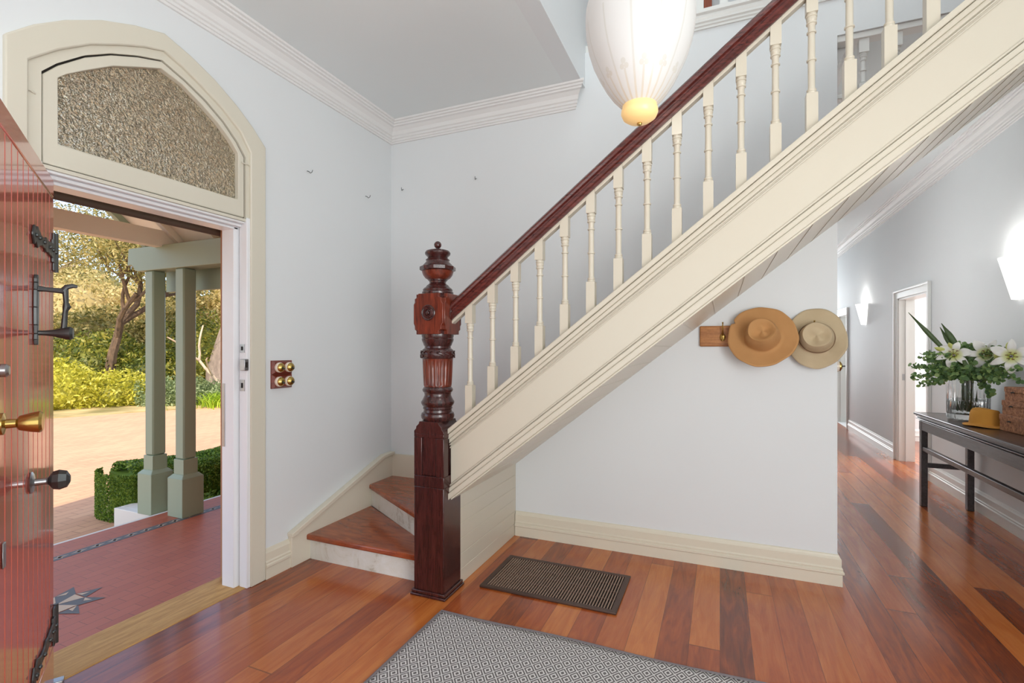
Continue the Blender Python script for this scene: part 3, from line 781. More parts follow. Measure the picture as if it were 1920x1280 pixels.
fn = MB().lathe([(.088, 1.822), (.080, 1.832), (.066, 1.846), (.064, 1.852), (.068, 1.858), (.060, 1.866), (.054, 1.872), (.060, 1.878), (.070, 1.888), (.072, 1.898), (.066, 1.908), (.050, 1.914), (.014, 1.917), (.008, 1.921), (.008, 1.926)], c0, 36).build('finial', 'newel', nw)
MB().sphere((NX, NY, 1.944), .021, 20, 12).build('finial_ball', 'newel', nw)
# handrail
RT = lambda x: T(x) + .595
ang = math.atan(SL); dx = Vector((cos(ang), 0, sin(ang))); up = Vector((-sin(ang), 0, cos(ang)))
pr = [(-.030, 0), (-.030, .012), (-.038, .018), (-.038, .030), (-.030, .036), (-.030, .044), (-.040, .050), (-.043, .060), (-.040, .070), (-.028, .080), (-.010, .086),
      (.010, .086), (.028, .080), (.040, .070), (.043, .060), (.040, .050), (.030, .044), (.030, .036), (.038, .030), (.038, .018), (.030, .012), (.030, 0)]
xr0, xr1 = NX + .085, 2.3
mm = MB(); n = len(pr); v = []
for x in (xr0, xr1):
    for p, q in pr:
        v.append((x, 2.420 + p, RT(x) + q / cos(ang)))
mm.add(v, [(i, (i + 1) % n, (i + 1) % n + n, i + n) for i in range(n)] + [tuple(range(n - 1, -1, -1)), tuple(range(n, 2 * n))])
hr = mm.build('handrail', 'rail_wood', st, angle=25)
# balusters
def baluster_mesh(zb0, zb1, n=20, h=.0215, ztop=.59, slope=SL):
    mm = MB()
    s_ = slope * h
    mm.add([(-h, -h, -s_ - .004), (h, -h, s_ - .004), (h, h, s_ - .004), (-h, h, -s_ - .004), (-h, -h, zb0), (h, -h, zb0), (h, h, zb0), (-h, h, zb0)],
           [(0, 3, 2, 1), (4, 5, 6, 7), (0, 1, 5, 4), (1, 2, 6, 5), (2, 3, 7, 6), (3, 0, 4, 7)])
    mm.add([(-h, -h, zb1), (h, -h, zb1), (h, h, zb1), (-h, h, zb1), (-h, -h, ztop - s_), (h, -h, ztop + s_), (h, h, ztop + s_), (-h, h, ztop - s_)],
           [(0, 3, 2, 1), (4, 5, 6, 7), (0, 1, 5, 4), (1, 2, 6, 5), (2, 3, 7, 6), (3, 0, 4, 7)])
    L = zb1 - zb0
    P = [(0, .017), (.012, .0195), (.024, .0195), (.034, .016), (.045, .0185), (.058, .0185), (.066, .0145), (.085, .0135), (.41, .0140), (.415, .0185), (.432, .0185), (.437, .0140),
         (.755, .0135), (.760, .0180), (.776, .0180), (.781, .0135), (.85, .0140), (.868, .0165), (.872, .0200), (.890, .0200), (.896, .0165), (.915, .0190), (.935, .0205), (.952, .0185), (.957, .0215), (.978, .0215), (.985, .019), (1, .019)]
    mm.lathe([(r, zb0 + t * L) for t, r in P], (0, 0, 0), n)
    return mm
first = None
for i in range(19):
    x = -1.266 + .1352 * i; pos = Vector((x, 2.420, T(x) + .004))
    if first is None:
        mm = baluster_mesh(.152, .492)
        mm.v = [(a + pos.x, b + pos.y, c + pos.z) for a, b, c in mm.v]
        first = mm.build('baluster', 'cream', st, loc=tuple(pos)); b_ = first
    else:
        b_ = first.copy(); COL.objects.link(b_); b_.parent = st; b_.location = pos - WL[st.name]
    # fillet strip under the rail between balusters
mm = MB()
for i in range(-1, 18):
    x0 = -1.266 + .1352 * i + .0215; x1 = x0 + .0922
    if i == -1: x0 = -1.375
    mm.prism([(x0, RT(x0) - .018), (x1, RT(x1) - .018), (x1, RT(x1) + .002), (x0, RT(x0) + .002)], 'y', 2.400, 2.440)
mm.build('fillet', 'cream', hr, bevel=.002)

# ------------------------------------------------------------------ landing balustrade and hallway fretwork
lb = thing('landing_balustrade', (.5, YB + .05, ZL), 'grey-white balustrade standing on the edge of the upper landing', 'balustrade')
bm0 = None
for i in range(17):
    x = -.548 + .1425 * i; pos = Vector((x, YB + .03, ZL + .012))
    if bm0 is None:
        mm = baluster_mesh(.20, .62, slope=0, ztop=.80, h=.024)
        mm.v = [(a + pos.x, b + pos.y, c + pos.z) for a, b, c in mm.v]
        bm0 = mm.build('baluster', 'hall_trim', lb, loc=tuple(pos))
    else:
        b_ = bm0.copy(); COL.objects.link(b_); b_.parent = lb; b_.location = pos - WL[lb.name]
MB().box(-.72, YB, ZL + .812, XR, YB + .07, ZL + .87).build('top_rail', 'rail_wood', lb, bevel=.012)
MB().box(-.72, YB - .01, ZL - .002, XR, YB + .07, ZL + .013).build('bottom_rail', 'hall_trim', lb, bevel=.003)
fz = thing('fretwork_valance', (1.3, YB + .05, 2.66), 'white turned spindle valance hanging under the header of the hallway opening', 'valance')
MB().box(XH, YB + .012, 3.125, XR, YB + .088, ZC).build('top_rail', 'hall_trim', fz, bevel=.004)
MB().box(XH, YB + .015, 2.80, XR, YB + .085, 2.825).build('bottom_rail', 'hall_trim', fz, bevel=.004)
bm0 = None
for i in range(8):
    x = .757 + .155 * i; pos = Vector((x, YB + .05, 2.825))
    if bm0 is None:
        mm = baluster_mesh(.05, .225, slope=0, ztop=.301, h=.024, n=16)
        mm.v = [(a + pos.x, b + pos.y, c + pos.z) for a, b, c in mm.v]
        bm0 = mm.build('spindle', 'hall_trim', fz, loc=tuple(pos))
    else:
        b_ = bm0.copy(); COL.objects.link(b_); b_.parent = fz; b_.location = pos - WL[fz.name]
ud = thing('door_2', (-.5, 4.97, ZL), 'reddish timber door on the upper landing', None, kind='structure')
MB().box(-.95, 4.955, ZL, -.07, 4.999, 5.6).build('leaf', 'upper_timber', ud)
for a in (-.95, -.14): MB().box(a, 4.935, ZL, a + .07, 4.955, 5.6).build('frame', 'upper_timber', ud, bevel=.004)

# ------------------------------------------------------------------ hallway doors
def side_door(name, y0, y1, h, lbl, leafdeg):
    d = thing(name, (XR, (y0 + y1) / 2, 0), lbl, None, kind='structure')
    w_ = .095
    mm = MB()
    o_ = [(y0 - w_, 0), (y0 - w_, h + w_), (y1 + w_, h + w_), (y1 + w_, 0)]; i_ = [(y0, 0), (y0, h), (y1, h), (y1, 0)]
    mm.ring(o_, i_, 'x', XR - .018, XR - .001, closed=False)
    o2 = [(y0 - w_ - .001, 0), (y0 - w_ - .001, h + w_ + .001), (y1 + w_ + .001, h + w_ + .001), (y1 + w_ + .001, 0)]
    i2 = [(y0 - w_ + .022, 0), (y0 - w_ + .022, h + w_ - .022), (y1 + w_ - .022, h + w_ - .022), (y1 + w_ - .022, 0)]
    mm.ring(o2, i2, 'x', XR - .034, XR - .017, closed=False)
    mm.build('architrave', 'hall_trim', d, bevel=.004)
    mm = MB().box(XR - .004, y0, 0, XR + .155, y0 + .018, h).box(XR - .004, y1 - .018, 0, XR + .155, y1, h).box(XR - .004, y0, h - .018, XR + .155, y1, h)
    mm.build('jamb', 'hall_trim', d)
    mm = MB().box(XR + .06, y0 + .018, 0, XR + .075, y0 + .03, h - .02).box(XR + .06, y1 - .03, 0, XR + .075, y1 - .018, h - .02)
    mm.build('stop', 'hall_trim', d)
    # leaf swung into the room, hinged on the near jamb
    a = radians(leafdeg)
    D = Vector((sin(a), cos(a), 0)); N = Vector((cos(a), -sin(a), 0)); P0 = Vector((XR + .16, y0 + .02, 0)); L = y1 - y0 - .04
    mm = MB().obox(P0 + D * L / 2 + Vector((0, 0, h / 2)), D, N, (0, 0, 1), L / 2, .018, h / 2 - .008)
    lf = mm.build('leaf', 'hall_trim', d, bevel=.003)
    MB().box(XR + .030, y1 - .020, .975, XR + .055, y1 - .0165, 1.05).build('strike_plate', 'chrome', d)
    return d
side_door('door_3', 6.44, 7.36, 1.96, 'nearer white hallway door frame open to a bright room', 82)
side_door('door_4', 9.98, 10.85, 1.96, 'farther white hallway door frame, half hidden past the hats', 70)

# ------------------------------------------------------------------ floor grille and rug
vg = thing('floor_grille', (-.877, 2.753, 0), 'dark bronze slotted heating grille set in the floor by the newel post', 'floor vent')
x0, x1, y0, y1 = -1.265, -.488, 2.528, 2.98
MB().ring([(x0, y0), (x1, y0), (x1, y1), (x0, y1)], [(x0 + .03, y0 + .03), (x1 - .03, y0 + .03), (x1 - .03, y1 - .03), (x0 + .03, y1 - .03)], 'z', .0005, .012).build('frame', 'grille', vg, bevel=.003)
MB().box(x0 + .025, y0 + .025, .0006, x1 - .025, y1 - .025, .0016).build('duct_shade_sheet', 'duct_shade', vg)  # dark sheet on the floor, painted as the shade below the slats
mm = MB(); nb = 46
for i in range(nb):
    x = x0 + .038 + (x1 - x0 - .076) * i / (nb - 1)
    mm.box(x - .0030, y0 + .028, .003, x + .0030, y1 - .028, .0105)
mm.build('slats', 'slat', vg)
mm = MB()
for k in (1, 2, 3):
    y = y0 + .045 + (y1 - y0 - .09) * k / 4
    mm.box(x0 + .028, y - .003, .0025, x1 - .028, y + .003, .009)
mm.build('cross_bars', 'grille', vg)

rg = thing('rug', (-.2, 1.2, 0), 'grey and white runner woven with small concentric diamonds', 'rug')
RX0, RX1, RY0, RY1 = -1.322, 1.3, .2, 2.212
mm = MB(); NXs, NYs = 90, 60; v = []
for j in range(NYs + 1):
    for i in range(NXs + 1):
        x = RX0 + (RX1 - RX0) * i / NXs; y = RY0 + (RY1 - RY0) * j / NYs
        ed = .006 * sin(x * 7) if j == NYs else 0
        v.append((x, y + ed + (.022 * (x - RX0) / 2), .009 + .0012 * sin(x * 9 + y * 4) + .001 * sin(y * 17 - x * 5)))
mm.add(v, [(j * (NXs + 1) + i, j * (NXs + 1) + i + 1, (j + 1) * (NXs + 1) + i + 1, (j + 1) * (NXs + 1) + i) for j in range(NYs) for i in range(NXs)])
o = mm.build('pile', 'rug', rg, fix=False)
sol = o.modifiers.new('thickness', 'SOLIDIFY'); sol.thickness = .007; sol.offset = -1
top = [v[NYs * (NXs + 1) + i] for i in range(NXs + 1)]; lef = [v[j * (NXs + 1)] for j in range(NYs + 1)]
MB().tube([(p[0], p[1], .0075) for p in lef] + [(p[0], p[1], .0075) for p in top[1:]], .0072, 8).build('binding', 'rug_edge', rg)

# ------------------------------------------------------------------ wall fittings
def wall_hook(loc, wall, lbl):
    x, y, z = loc; mm = MB()
    if wall == 'L':
        pts = [(x, y, z), (x + .014, y, z - .004), (x + .026, y + .004, z - .016), (x + .036, y + .006, z - .010), (x + .040, y + .008, z + .004)]
    else:
        pts = [(x, y, z), (x, y - .014, z - .004), (x + .004, y - .026, z - .016), (x + .006, y - .036, z - .010), (x + .008, y - .040, z + .004)]
    o = MB().tube(pts, .0022, 6).build('picture_hook', 'iron', None)
    tag(o, lbl, 'hook', None)
wall_hook((XL, 2.455, 2.515), 'L', 'small wire picture hook on the front door wall, nearer the arch')
wall_hook((XL, 3.03, 2.515), 'L', 'small wire picture hook on the front door wall, nearer the room corner')
wall_hook((-2.36, YB, 2.645), 'B', 'small wire picture hook on the back wall just right of the room corner')
wall_hook((-1.70, YB, 2.645), 'B', 'small wire picture hook on the back wall above and right of the newel post')
def switch(z, lbl):
    t = thing('light_switch', (XL, 2.245, z), lbl, 'light switch')
    mm = MB().box(XL, 2.170, z - .042, XL + .010, 2.320, z + .042)
    mm.add([(XL + .010, 2.170, z - .042), (XL + .010, 2.320, z - .042), (XL + .010, 2.320, z + .042), (XL + .010, 2.170, z + .042),
            (XL + .024, 2.182, z - .030), (XL + .024, 2.308, z - .030), (XL + .024, 2.308, z + .030), (XL + .024, 2.182, z + .030)],
           [(4, 5, 6, 7), (0, 1, 5, 4), (1, 2, 6, 5), (2, 3, 7, 6), (3, 0, 4, 7)])
    mm.build('wooden_block', 'switch_wood', t)
    Mx = Matrix.Rotation(radians(90), 3, 'Y')
    for y in (2.210, 2.282):
        p = MB().lathe([(.030, 0), (.031, .006), (.030, .014), (.026, .018)], (XL + .022, y, z), 24, Mx).build('porcelain_base', 'porcelain', t)
        q = MB().lathe([(.026, .017), (.027, .022), (.022, .030), (.016, .033), (.012, .036), (.009, .036)], (XL + .022, y, z), 24, Mx).build('brass_dome', 'brass', p)
        MB().tube([(XL + .056, y, z), (XL + .068, y, z - .008)], [.005, .006], 8).build('toggle', 'iron', p)
switch(1.245, 'upper of the two wooden blocks with a pair of brass toggle switches')
switch(1.160, 'lower of the two wooden blocks with a pair of brass toggle switches')
t = thing('light_switch', (XH, 3.44, 1.255), 'single porcelain and brass switch at the hallway corner below the beige hat', 'light switch')
Mx = Matrix.Rotation(radians(90), 3, 'Y')
MB().lathe([(.034, 0), (.034, .020), (.030, .024)], (XH, 3.44, 1.255), 24, Mx).build('porcelain_base', 'porcelain', t)
MB().lathe([(.029, .023), (.028, .032), (.016, .040), (.006, .041)], (XH, 3.44, 1.255), 24, Mx).build('brass_dome', 'brass', t)
MB().tube([(XH + .040, 3.44, 1.255), (XH + .056, 3.44, 1.256)], .004, 8).build('toggle', 'iron', t)

# hat rack
hk = thing('hat_rack', (.20, YB, 1.44), 'varnished pine board with brass hooks under the stair slope', 'coat rack')
MB().box(-.118, YB - .022, 1.372, .60, YB - .001, 1.500).build('board', 'pine', hk, bevel=.006)
for x in (.015, .235, .50):
    q = MB().sphere((x, YB - .024, 1.428), .020, 16, 10, (.85, .35, 1.2)).build('hook', 'brass', hk)
    MB().tube([(x, YB - .026, 1.440), (x, YB - .040, 1.455), (x, YB - .050, 1.475), (x, YB - .052, 1.510), (x, YB - .058, 1.520)], [.006, .005, .004, .0035, .005], 8).build('prong', 'brass', q)
    MB().tube([(x, YB - .026, 1.420), (x, YB - .045, 1.410), (x, YB - .055, 1.420), (x, YB - .054, 1.432)], [.006, .005, .005, .006], 8).build('prong', 'brass', q)

def hat(name, mat, c, N, rim, hz, crown, label, band=None, seed=0, ripple=.01, notch=None, sag=0.0):
    """N: axis direction (out of the crown). rim (rx, ry); crown (r0, r1, h, dent)"""
    t = thing(name, tuple(c), label, 'hat')
    N = Vector(N).normalized(); X = Vector((0, 0, 1)).cross(N)
    X = X.normalized() if X.length > .1 else Vector((1, 0, 0)); Yv = N.cross(X)
    rnd = random.Random(seed); ph = [rnd.uniform(0, 6.28) for _ in range(4)]
    n = 72; r0, r1, h, dent = crown
    rows = []
    RR = [1.0, .94, .85, .74, .62, .52]
    v = []
    def P(a, r, ax_, k=1.0, dxy=(0, 0)):
        return Vector(c) + X * (r * cos(a) + dxy[0]) + Yv * (r * sin(a) + dxy[1]) + N * ax_
    lev = []
    for rr in RR:
        for i in range(n):
            a = 2 * pi * i / n
            R = (rim[0] * rim[1]) / sqrt((rim[1] * cos(a)) ** 2 + (rim[0] * sin(a)) ** 2)
            wob = 1 + .012 * sin(3 * a + ph[0]) + .010 * sin(5 * a + ph[1]) + .006 * sin(11 * a + ph[2])
            if notch and rr > .9:
                dd = abs((a - notch + pi) % (2 * pi) - pi)
                if dd < .06: wob *= .90 if rr == 1.0 else .97
            tt = (rr - .5) / .5
            r = r0 + (R * wob - r0) * max(0, (rr - .48) / .52)
            axv = ripple * tt * (sin(2 * a + ph[3]) + .6 * sin(4 * a + ph[1])) + hz * tt * tt + sag * tt * sin(a)
            v.append(P(a, r, axv))
    for (r, z_, e) in ((r0, .008, 0), (r0 * .985, .022, 0), (r0 * .96, h * .35, 0), (r0 * .5 + r1 * .5, h * .7, 0), (r1 * 1.02, h * .92, 1), (r1 * .97, h, 1), (r1 * .86, h * .985, 1), (r1 * .68, h - dent * .7, 1), (r1 * .4, h - dent, 1), (r1 * .08, h - dent * .9, 1)):
        for i in range(n):
            a = 2 * pi * i / n
            k = 1 + .025 * sin(2 * a + ph[0]) + .012 * sin(5 * a + ph[2])
            v.append(P(a, r * k, z_ + e * .008 * sin(2 * a + ph[1])))
    L = len(v) // n
    f = [(k * n + i, k * n + (i + 1) % n, (k + 1) * n + (i + 1) % n, (k + 1) * n + i) for k in range(L - 1) for i in range(n)]
    f.append(tuple(range((L - 1) * n, L * n)))
    o = MB().add(v, f).build('felt_body', mat, t, angle=70)
    s_ = o.modifiers.new('felt', 'SOLIDIFY'); s_.thickness = .004; s_.offset = 0
    if band:
        pts = []
        for i in range(49):
            a = 2 * pi * i / 48; pts.append(P(a, r0 * 1.0 * (1 + .025 * sin(2 * a + ph[0])), .016))
        MB().tube(pts, .006, 6, cap=False).build('hat_band', band, t)
    return t
hat('hat', 'felt_tan', (.228, YB - .092, 1.425), (-.08, -1, .36), (.186, .186), .015, (.092, .071, .118, .026), 'wide-brimmed tan felt hat hanging on the pine rack with a torn brim edge', seed=3, ripple=.008, notch=radians(150))
hat('hat', 'felt_beige', (.512, YB - .042, 1.418), (-.12, -1, .20), (.150, .178), .004, (.086, .070, .095, .016), 'pale beige felt hat with floppy wavy brim hanging right of the tan hat', band='ribbon', seed=11, ripple=.016)

# ------------------------------------------------------------------ pendant
PC = (-.222, 1.512, 2.027)
pd = thing('pendant_light', PC, 'large lit etched white glass pendant hanging in front of the stair rail', 'pendant light')
px_, py_, pz_ = PC
def at(pr_): return [(r, z) for r, z in pr_]
gp = [(.050, .058), (.060, .066), (.080, .088), (.100, .118), (.120, .155), (.138, .195), (.150, .235), (.158, .280), (.160, .320), (.158, .352), (.150, .385), (.138, .420), (.120, .450), (.096, .475), (.07, .49), (.06, .50)]
MB().lathe(gp, PC, 64, cap=False).build('glass_bowl', 'pendant', pd, angle=80)
MB().lathe([(.046, .066), (.050, .060), (.050, .052), (.053, .046), (.054, .036), (.048, .022), (.034, .012), (.014, .007), (.002, .006)], PC, 40).build('glass_cup', 'pendant_cup', pd, angle=60)
MB().lathe([(.001, -.002), (.006, 0), (.008, .004), (.007, .009), (.003, .012)], PC, 16).build('finial', 'brass', pd)
MB().lathe([(.062, .495), (.066, .51), (.05, .53), (.02, .55), (.012, .57)], PC, 32).build('gallery', 'brass', pd)
MB().tube([(px_, py_, pz_ + .56), (px_, py_, 6.04)], .006, 8).build('rod', 'brass', pd)
light('pendant_bulb', 'POINT', (px_, py_, pz_ + .62), 6, (1, .94, .84), radius=.08)

# ------------------------------------------------------------------ wall sconces
def sconce(y, lbl):
    t = thing('wall_sconce', (XR, y, 1.72), lbl, 'wall light', )
    n = 24; v = []
    for r_, z in ((.052, 1.715), (.054, 1.72), (.128, 2.020), (.124, 2.020), (.050, 1.724)):
        for i in range(n + 1):
            a = pi / 2 + pi * i / n
            v.append((XR - .004 + r_ * .95 * cos(a), y + r_ * sin(a), z))
    W_ = n + 1
    f = [(k * W_ + i, k * W_ + i + 1, (k + 1) * W_ + i + 1, (k + 1) * W_ + i) for k in range(4) for i in range(n)]
    f.append(tuple(range(W_)))
    MB().add(v, f).build('shade', 'sconce', t, angle=50)
    MB().box(XR - .012, y - .045, 1.75, XR - .001, y + .045, 1.95).build('back_plate', 'hall_trim', t)
    light('sconce_bulb', 'POINT', (XR - .06, y, 2.01), 6.5, (1, .96, .9), radius=.03)
sconce(4.70, 'nearer lit white half-cone wall light above the console table')
sconce(8.85, 'farther lit white half-cone wall light between the hallway doors')

# ------------------------------------------------------------------ console table
ct = thing('console_table', (1.78, 4.3, 0), 'long charcoal lacquered console table against the hallway wall', 'table')
TX0, TX1, TY0, TY1, TZ = 1.578, 1.965, 2.65, 5.42, .80
mm = MB().box(TX0 + .03, TY0 + .03, TZ - .022, TX1, TY1 - .03, TZ - .001)
tp = mm.build('table_top', 'table_inner', ct)
mm = MB()
for d_, z0, z1 in ((0, TZ - .022, TZ), (.012, TZ - .034, TZ - .022), (.022, TZ - .046, TZ - .034), (.012, TZ - .056, TZ - .046), (.03, TZ - .066, TZ - .056)):
    mm.box(TX0 + d_, TY0 + d_, z0, TX0 + .05, TY1 - d_, z1)
    mm.box(TX0 + .05, TY1 - .05, z0, TX1, TY1 - d_, z1)
    mm.box(TX0 + .05, TY0 + d_, z0, TX1, TY0 + .05, z1)
mm.build('moulded_edge', 'table', tp, bevel=.004)
mm = MB().box(TX0 + .022, TY0 + .05, .655, TX0 + .05, TY1 - .06, TZ - .064).box(TX0 + .05, TY1 - .088, .655, TX1 - .03, TY1 - .06, TZ - .064).box(TX1 - .055, TY0 + .05, .655, TX1 - .03, TY1 - .06, TZ - .064)
mm.build('apron', 'table', ct, bevel=.004)
LY = TY1 - .125
for (x, y) in ((TX0 + .02, LY), (TX1 - .055, LY), (TX0 + .02, TY0 + .06), (TX1 - .055, TY0 + .06)):
    MB().box(x, y, 0, x + .046, y + .05, .735).build('leg', 'table', ct, bevel=.004)
MB().box(TX0 + .026, TY0 + .10, .478, TX0 + .060, LY, .518).build('front_rail', 'table', ct, bevel=.005)
MB().box(TX1 - .052, TY0 + .10, .590, TX1 - .018, LY, .630).build('rear_rail', 'table', ct, bevel=.005)
for y in (LY + .01, TY0 + .07): MB().box(TX0 + .06, y, .335, TX1 - .05, y + .028, .375).build('side_rail', 'table', ct, bevel=.003)

# vase of flowers
VX, VY, VZ = 1.800, 4.985, TZ
vs_ = thing('vase', (VX, VY, VZ), 'fluted clear glass vase on the console table behind the mustard hat', 'vase')
nn = 96
def flut(r, z): return (r, z)
mm = MB()
rows = [(.108, .004), (.122, .010), (.126, .03), (.127, .10), (.128, .28), (.129, .315), (.124, .315), (.122, .28), (.121, .06), (.112, .045), (.02, .042), (.001, .042)]
v = []
for k, (r, z) in enumerate(rows):
    for i in range(nn):
        a = 2 * pi * i / nn; rr = r * (1 + (.022 * cos(24 * a) if 1 <= k <= 4 else 0)); v.append((VX + rr * cos(a), VY + rr * sin(a), VZ + z))
f = [(k * nn + i, k * nn + (i + 1) % nn, (k + 1) * nn + (i + 1) % nn, (k + 1) * nn + i) for k in range(len(rows) - 1) for i in range(nn)]
f.append(tuple(range(nn - 1, -1, -1)))
f.append(tuple(range((len(rows) - 1) * nn, len(rows) * nn)))
MB().add(v, f).build('glass_body', 'glass', vs_, angle=60)
MB().lathe([(.118, .05), (.1185, .07), (.119, .15), (.05, .151), (.001, .151)], (VX, VY, VZ), 48).build('water', 'water', vs_)

def stem_to(p, r=.003, curl=.02):
    base = Vector((VX + random.uniform(-.05, .05), VY + random.uniform(-.05, .05), VZ + .06))
    neck = Vector((VX, VY, VZ + .30)) + (Vector(p) - Vector((VX, VY, VZ + .3))) * .12
    d = (neck - Vector((VX, VY, neck.z))); d.z = 0
    if d.length > .09: neck -= d * (1 - .09 / d.length)
    p = Vector(p); pts = []
    for i in range(11):
        t = i / 10
        if t < .5: q = base.lerp(neck, t * 2)
        else: q = neck.lerp(p, (t - .5) * 2)
        pts.append(q + Vector((0, 0, curl * sin(t * pi))))
    return pts
VIEW = Vector((-.30, -.93, .22))
def lily(p, N, lbl, rot=0, S=.105):
    p = Vector(p); t = thing('lily', tuple(p), lbl, 'flower')
    pts = stem_to(p - Vector(N) * .03, .003)
    MB().tube(pts, .0032, 6).build('stem', 'stem', t)
    N = Vector(N).normalized(); X = Vector((0, 0, 1)).cross(N).normalized(); Yv = N.cross(X)
    me = MB()
    for k in range(6):
        a0 = rot + k * pi / 3; wid = .034 if k % 2 == 0 else .024
        nu, nv = 9, 4; v = []
        for i in range(nu + 1):
            u = i / nu; r = .010 + S * u; w2 = wid * sin(pi * min(1, u * .93 + .05)) ** .8
            ax = .030 * (1 - (1 - u) ** 2) * 1.1 - .045 * max(0, u - .55) ** 1.2 * 2.2 + (.004 if k % 2 else 0) - .03
            for j in range(nv + 1):
                s_ = (j / nv - .5) * 2
                v.append(Vector((r * cos(a0) - w2 * s_ * sin(a0), r * sin(a0) + w2 * s_ * cos(a0), ax + .007 * s_ * s_ + .003 * sin(u * 9 + s_ * 3))))
        me.add(v, [(i * (nv + 1) + j, i * (nv + 1) + j + 1, (i + 1) * (nv + 1) + j + 1, (i + 1) * (nv + 1) + j) for i in range(nu) for j in range(nv)])
    o = me.build('petals', 'petal', t, angle=80, loc=tuple(p))
    R = Matrix((X, Yv, N)).transposed().to_4x4()
    for vv in o.data.vertices: vv.co = Vector(vv.co) + p          # build() subtracted the location
    o.matrix_local = Matrix.Translation(Vector((0, 0, 0))) @ R
    s_ = o.modifiers.new('petal', 'SOLIDIFY'); s_.thickness = .0012
    mm = MB()
    for k in range(6):
        a = rot + .3 + k * pi / 3
        e = p + N * .052 + X * cos(a) * .026 + Yv * sin(a) * .026
        mm.tube([p - N * .01, p + N * .02 + X * cos(a) * .008 + Yv * sin(a) * .008, e], .0011, 5)
        mm.tube([e - X * .007, e + X * .007], .0028, 6)
    mm.build('stamens', 'stamen', t)
    return t
lily((1.683, 4.90, 1.312), (-.35, -.90, .30), 'open white lily at the left of the vase bouquet', .3)
lily((1.860, 4.86, 1.318), (-.25, -.95, .15), 'open white lily in the middle of the vase bouquet', .0, .115)
lily((1.885, 4.56, 1.305), (-.35, -.90, .05), 'open white lily at the right edge of the bouquet above the baskets', .5, .115)
def bud(p, d, lbl, L=.085, R0=.018):
    p = Vector(p); t = thing('lily_bud', tuple(p), lbl, 'flower bud')
    MB().tube(stem_to(p), .003, 6).build('stem', 'stem', t)
    d = Vector(d).normalized()
    pts = [p + d * L * u for u in (0, .12, .3, .5, .7, .88, 1)]
    MB().tube(pts, [R0 * q for q in (.25, .7, .95, 1, .85, .5, .12)], 12).build('bud', 'bud', t)
bud((1.655, 4.95, 1.338), (-1, -.1, .35), 'pale green lily bud pointing left beside the long blade leaf')
bud((1.70, 4.95, 1.34), (-.4, -.3, .6), 'pale green lily bud standing just above the left lily')
bud((1.87, 4.72, 1.290), (-.2, -.8, .35), 'plump lily bud between the middle and right lilies', .08, .022)
bud((1.90, 4.62, 1.345), (-.2, -.3, .5), 'lily bud above the right lily', .07)
def blade(p0, p1, wid, lbl, bend=.0):
    p0, p1 = Vector(p0), Vector(p1); d = p1 - p0
    side = d.normalized().cross(Vector((-.33, -.93, .1))).normalized(); nrm = d.normalized().cross(side)
    t = thing('blade_leaf', tuple(p0), lbl, 'leaf')
    v = []; n_ = 14
    for i in range(n_ + 1):
        u = i / n_; q = p0 + d * u + Vector((0, 0, bend * sin(pi * u)))
        w_ = wid * (.55 + .45 * sin(pi * min(1, u * 1.1))) * (1 if u < .55 else max(.02, (1 - u) / .45) ** .7)
        for s_ in (-1, 0, 1): v.append(q + side * w_ * s_ + nrm * (.006 * (1 - abs(s_))))
    o = MB().add(v, [(i * 3 + j, i * 3 + j + 1, i * 3 + j + 4, i * 3 + j + 3) for i in range(n_) for j in (0, 1)]).build('blade', 'blade', t, angle=50, fix=False)
    m_ = o.modifiers.new('leaf', 'SOLIDIFY'); m_.thickness = .0015
    MB().tube([v[1], Vector((VX, VY, VZ + .30)).lerp(v[1], .25), Vector((VX, VY, VZ + .08))], .003, 6).build('stem', 'stem', t)
blade((1.68, 4.98, 1.31), (1.423, 5.0, 1.655), .017, 'longest dark blade leaf pointing up left past the hallway door')
blade((1.735, 4.96, 1.36), (1.638, 5.0, 1.562), .020, 'bright green blade leaf standing upright behind the left lily')
blade((1.715, 4.99, 1.34), (1.636, 5.02, 1.532), .015, 'shorter dark blade leaf beside the upright bright one')
blade((1.73, 4.86, 1.27), (1.760, 4.83, 1.140), .016, 'blade leaf drooping over the rim of the vase', 0)
blade((1.70, 4.92, 1.20), (1.565, 4.95, 1.065), .012, 'narrow blade leaf hanging low on the left of the bouquet', .03)
blade((1.87, 4.70, 1.33), (1.945, 4.66, 1.385), .016, 'short pointed leaf above the right lily', .0)
blade((1.80, 4.90, 1.33), (1.86, 4.88, 1.36), .022, 'broad dark leaf tucked behind the middle lily', .0)
blade((1.76, 4.90, 1.31), (1.85, 4.86, 1.22), .030, 'broad drooping leaf below the middle lily', .0)

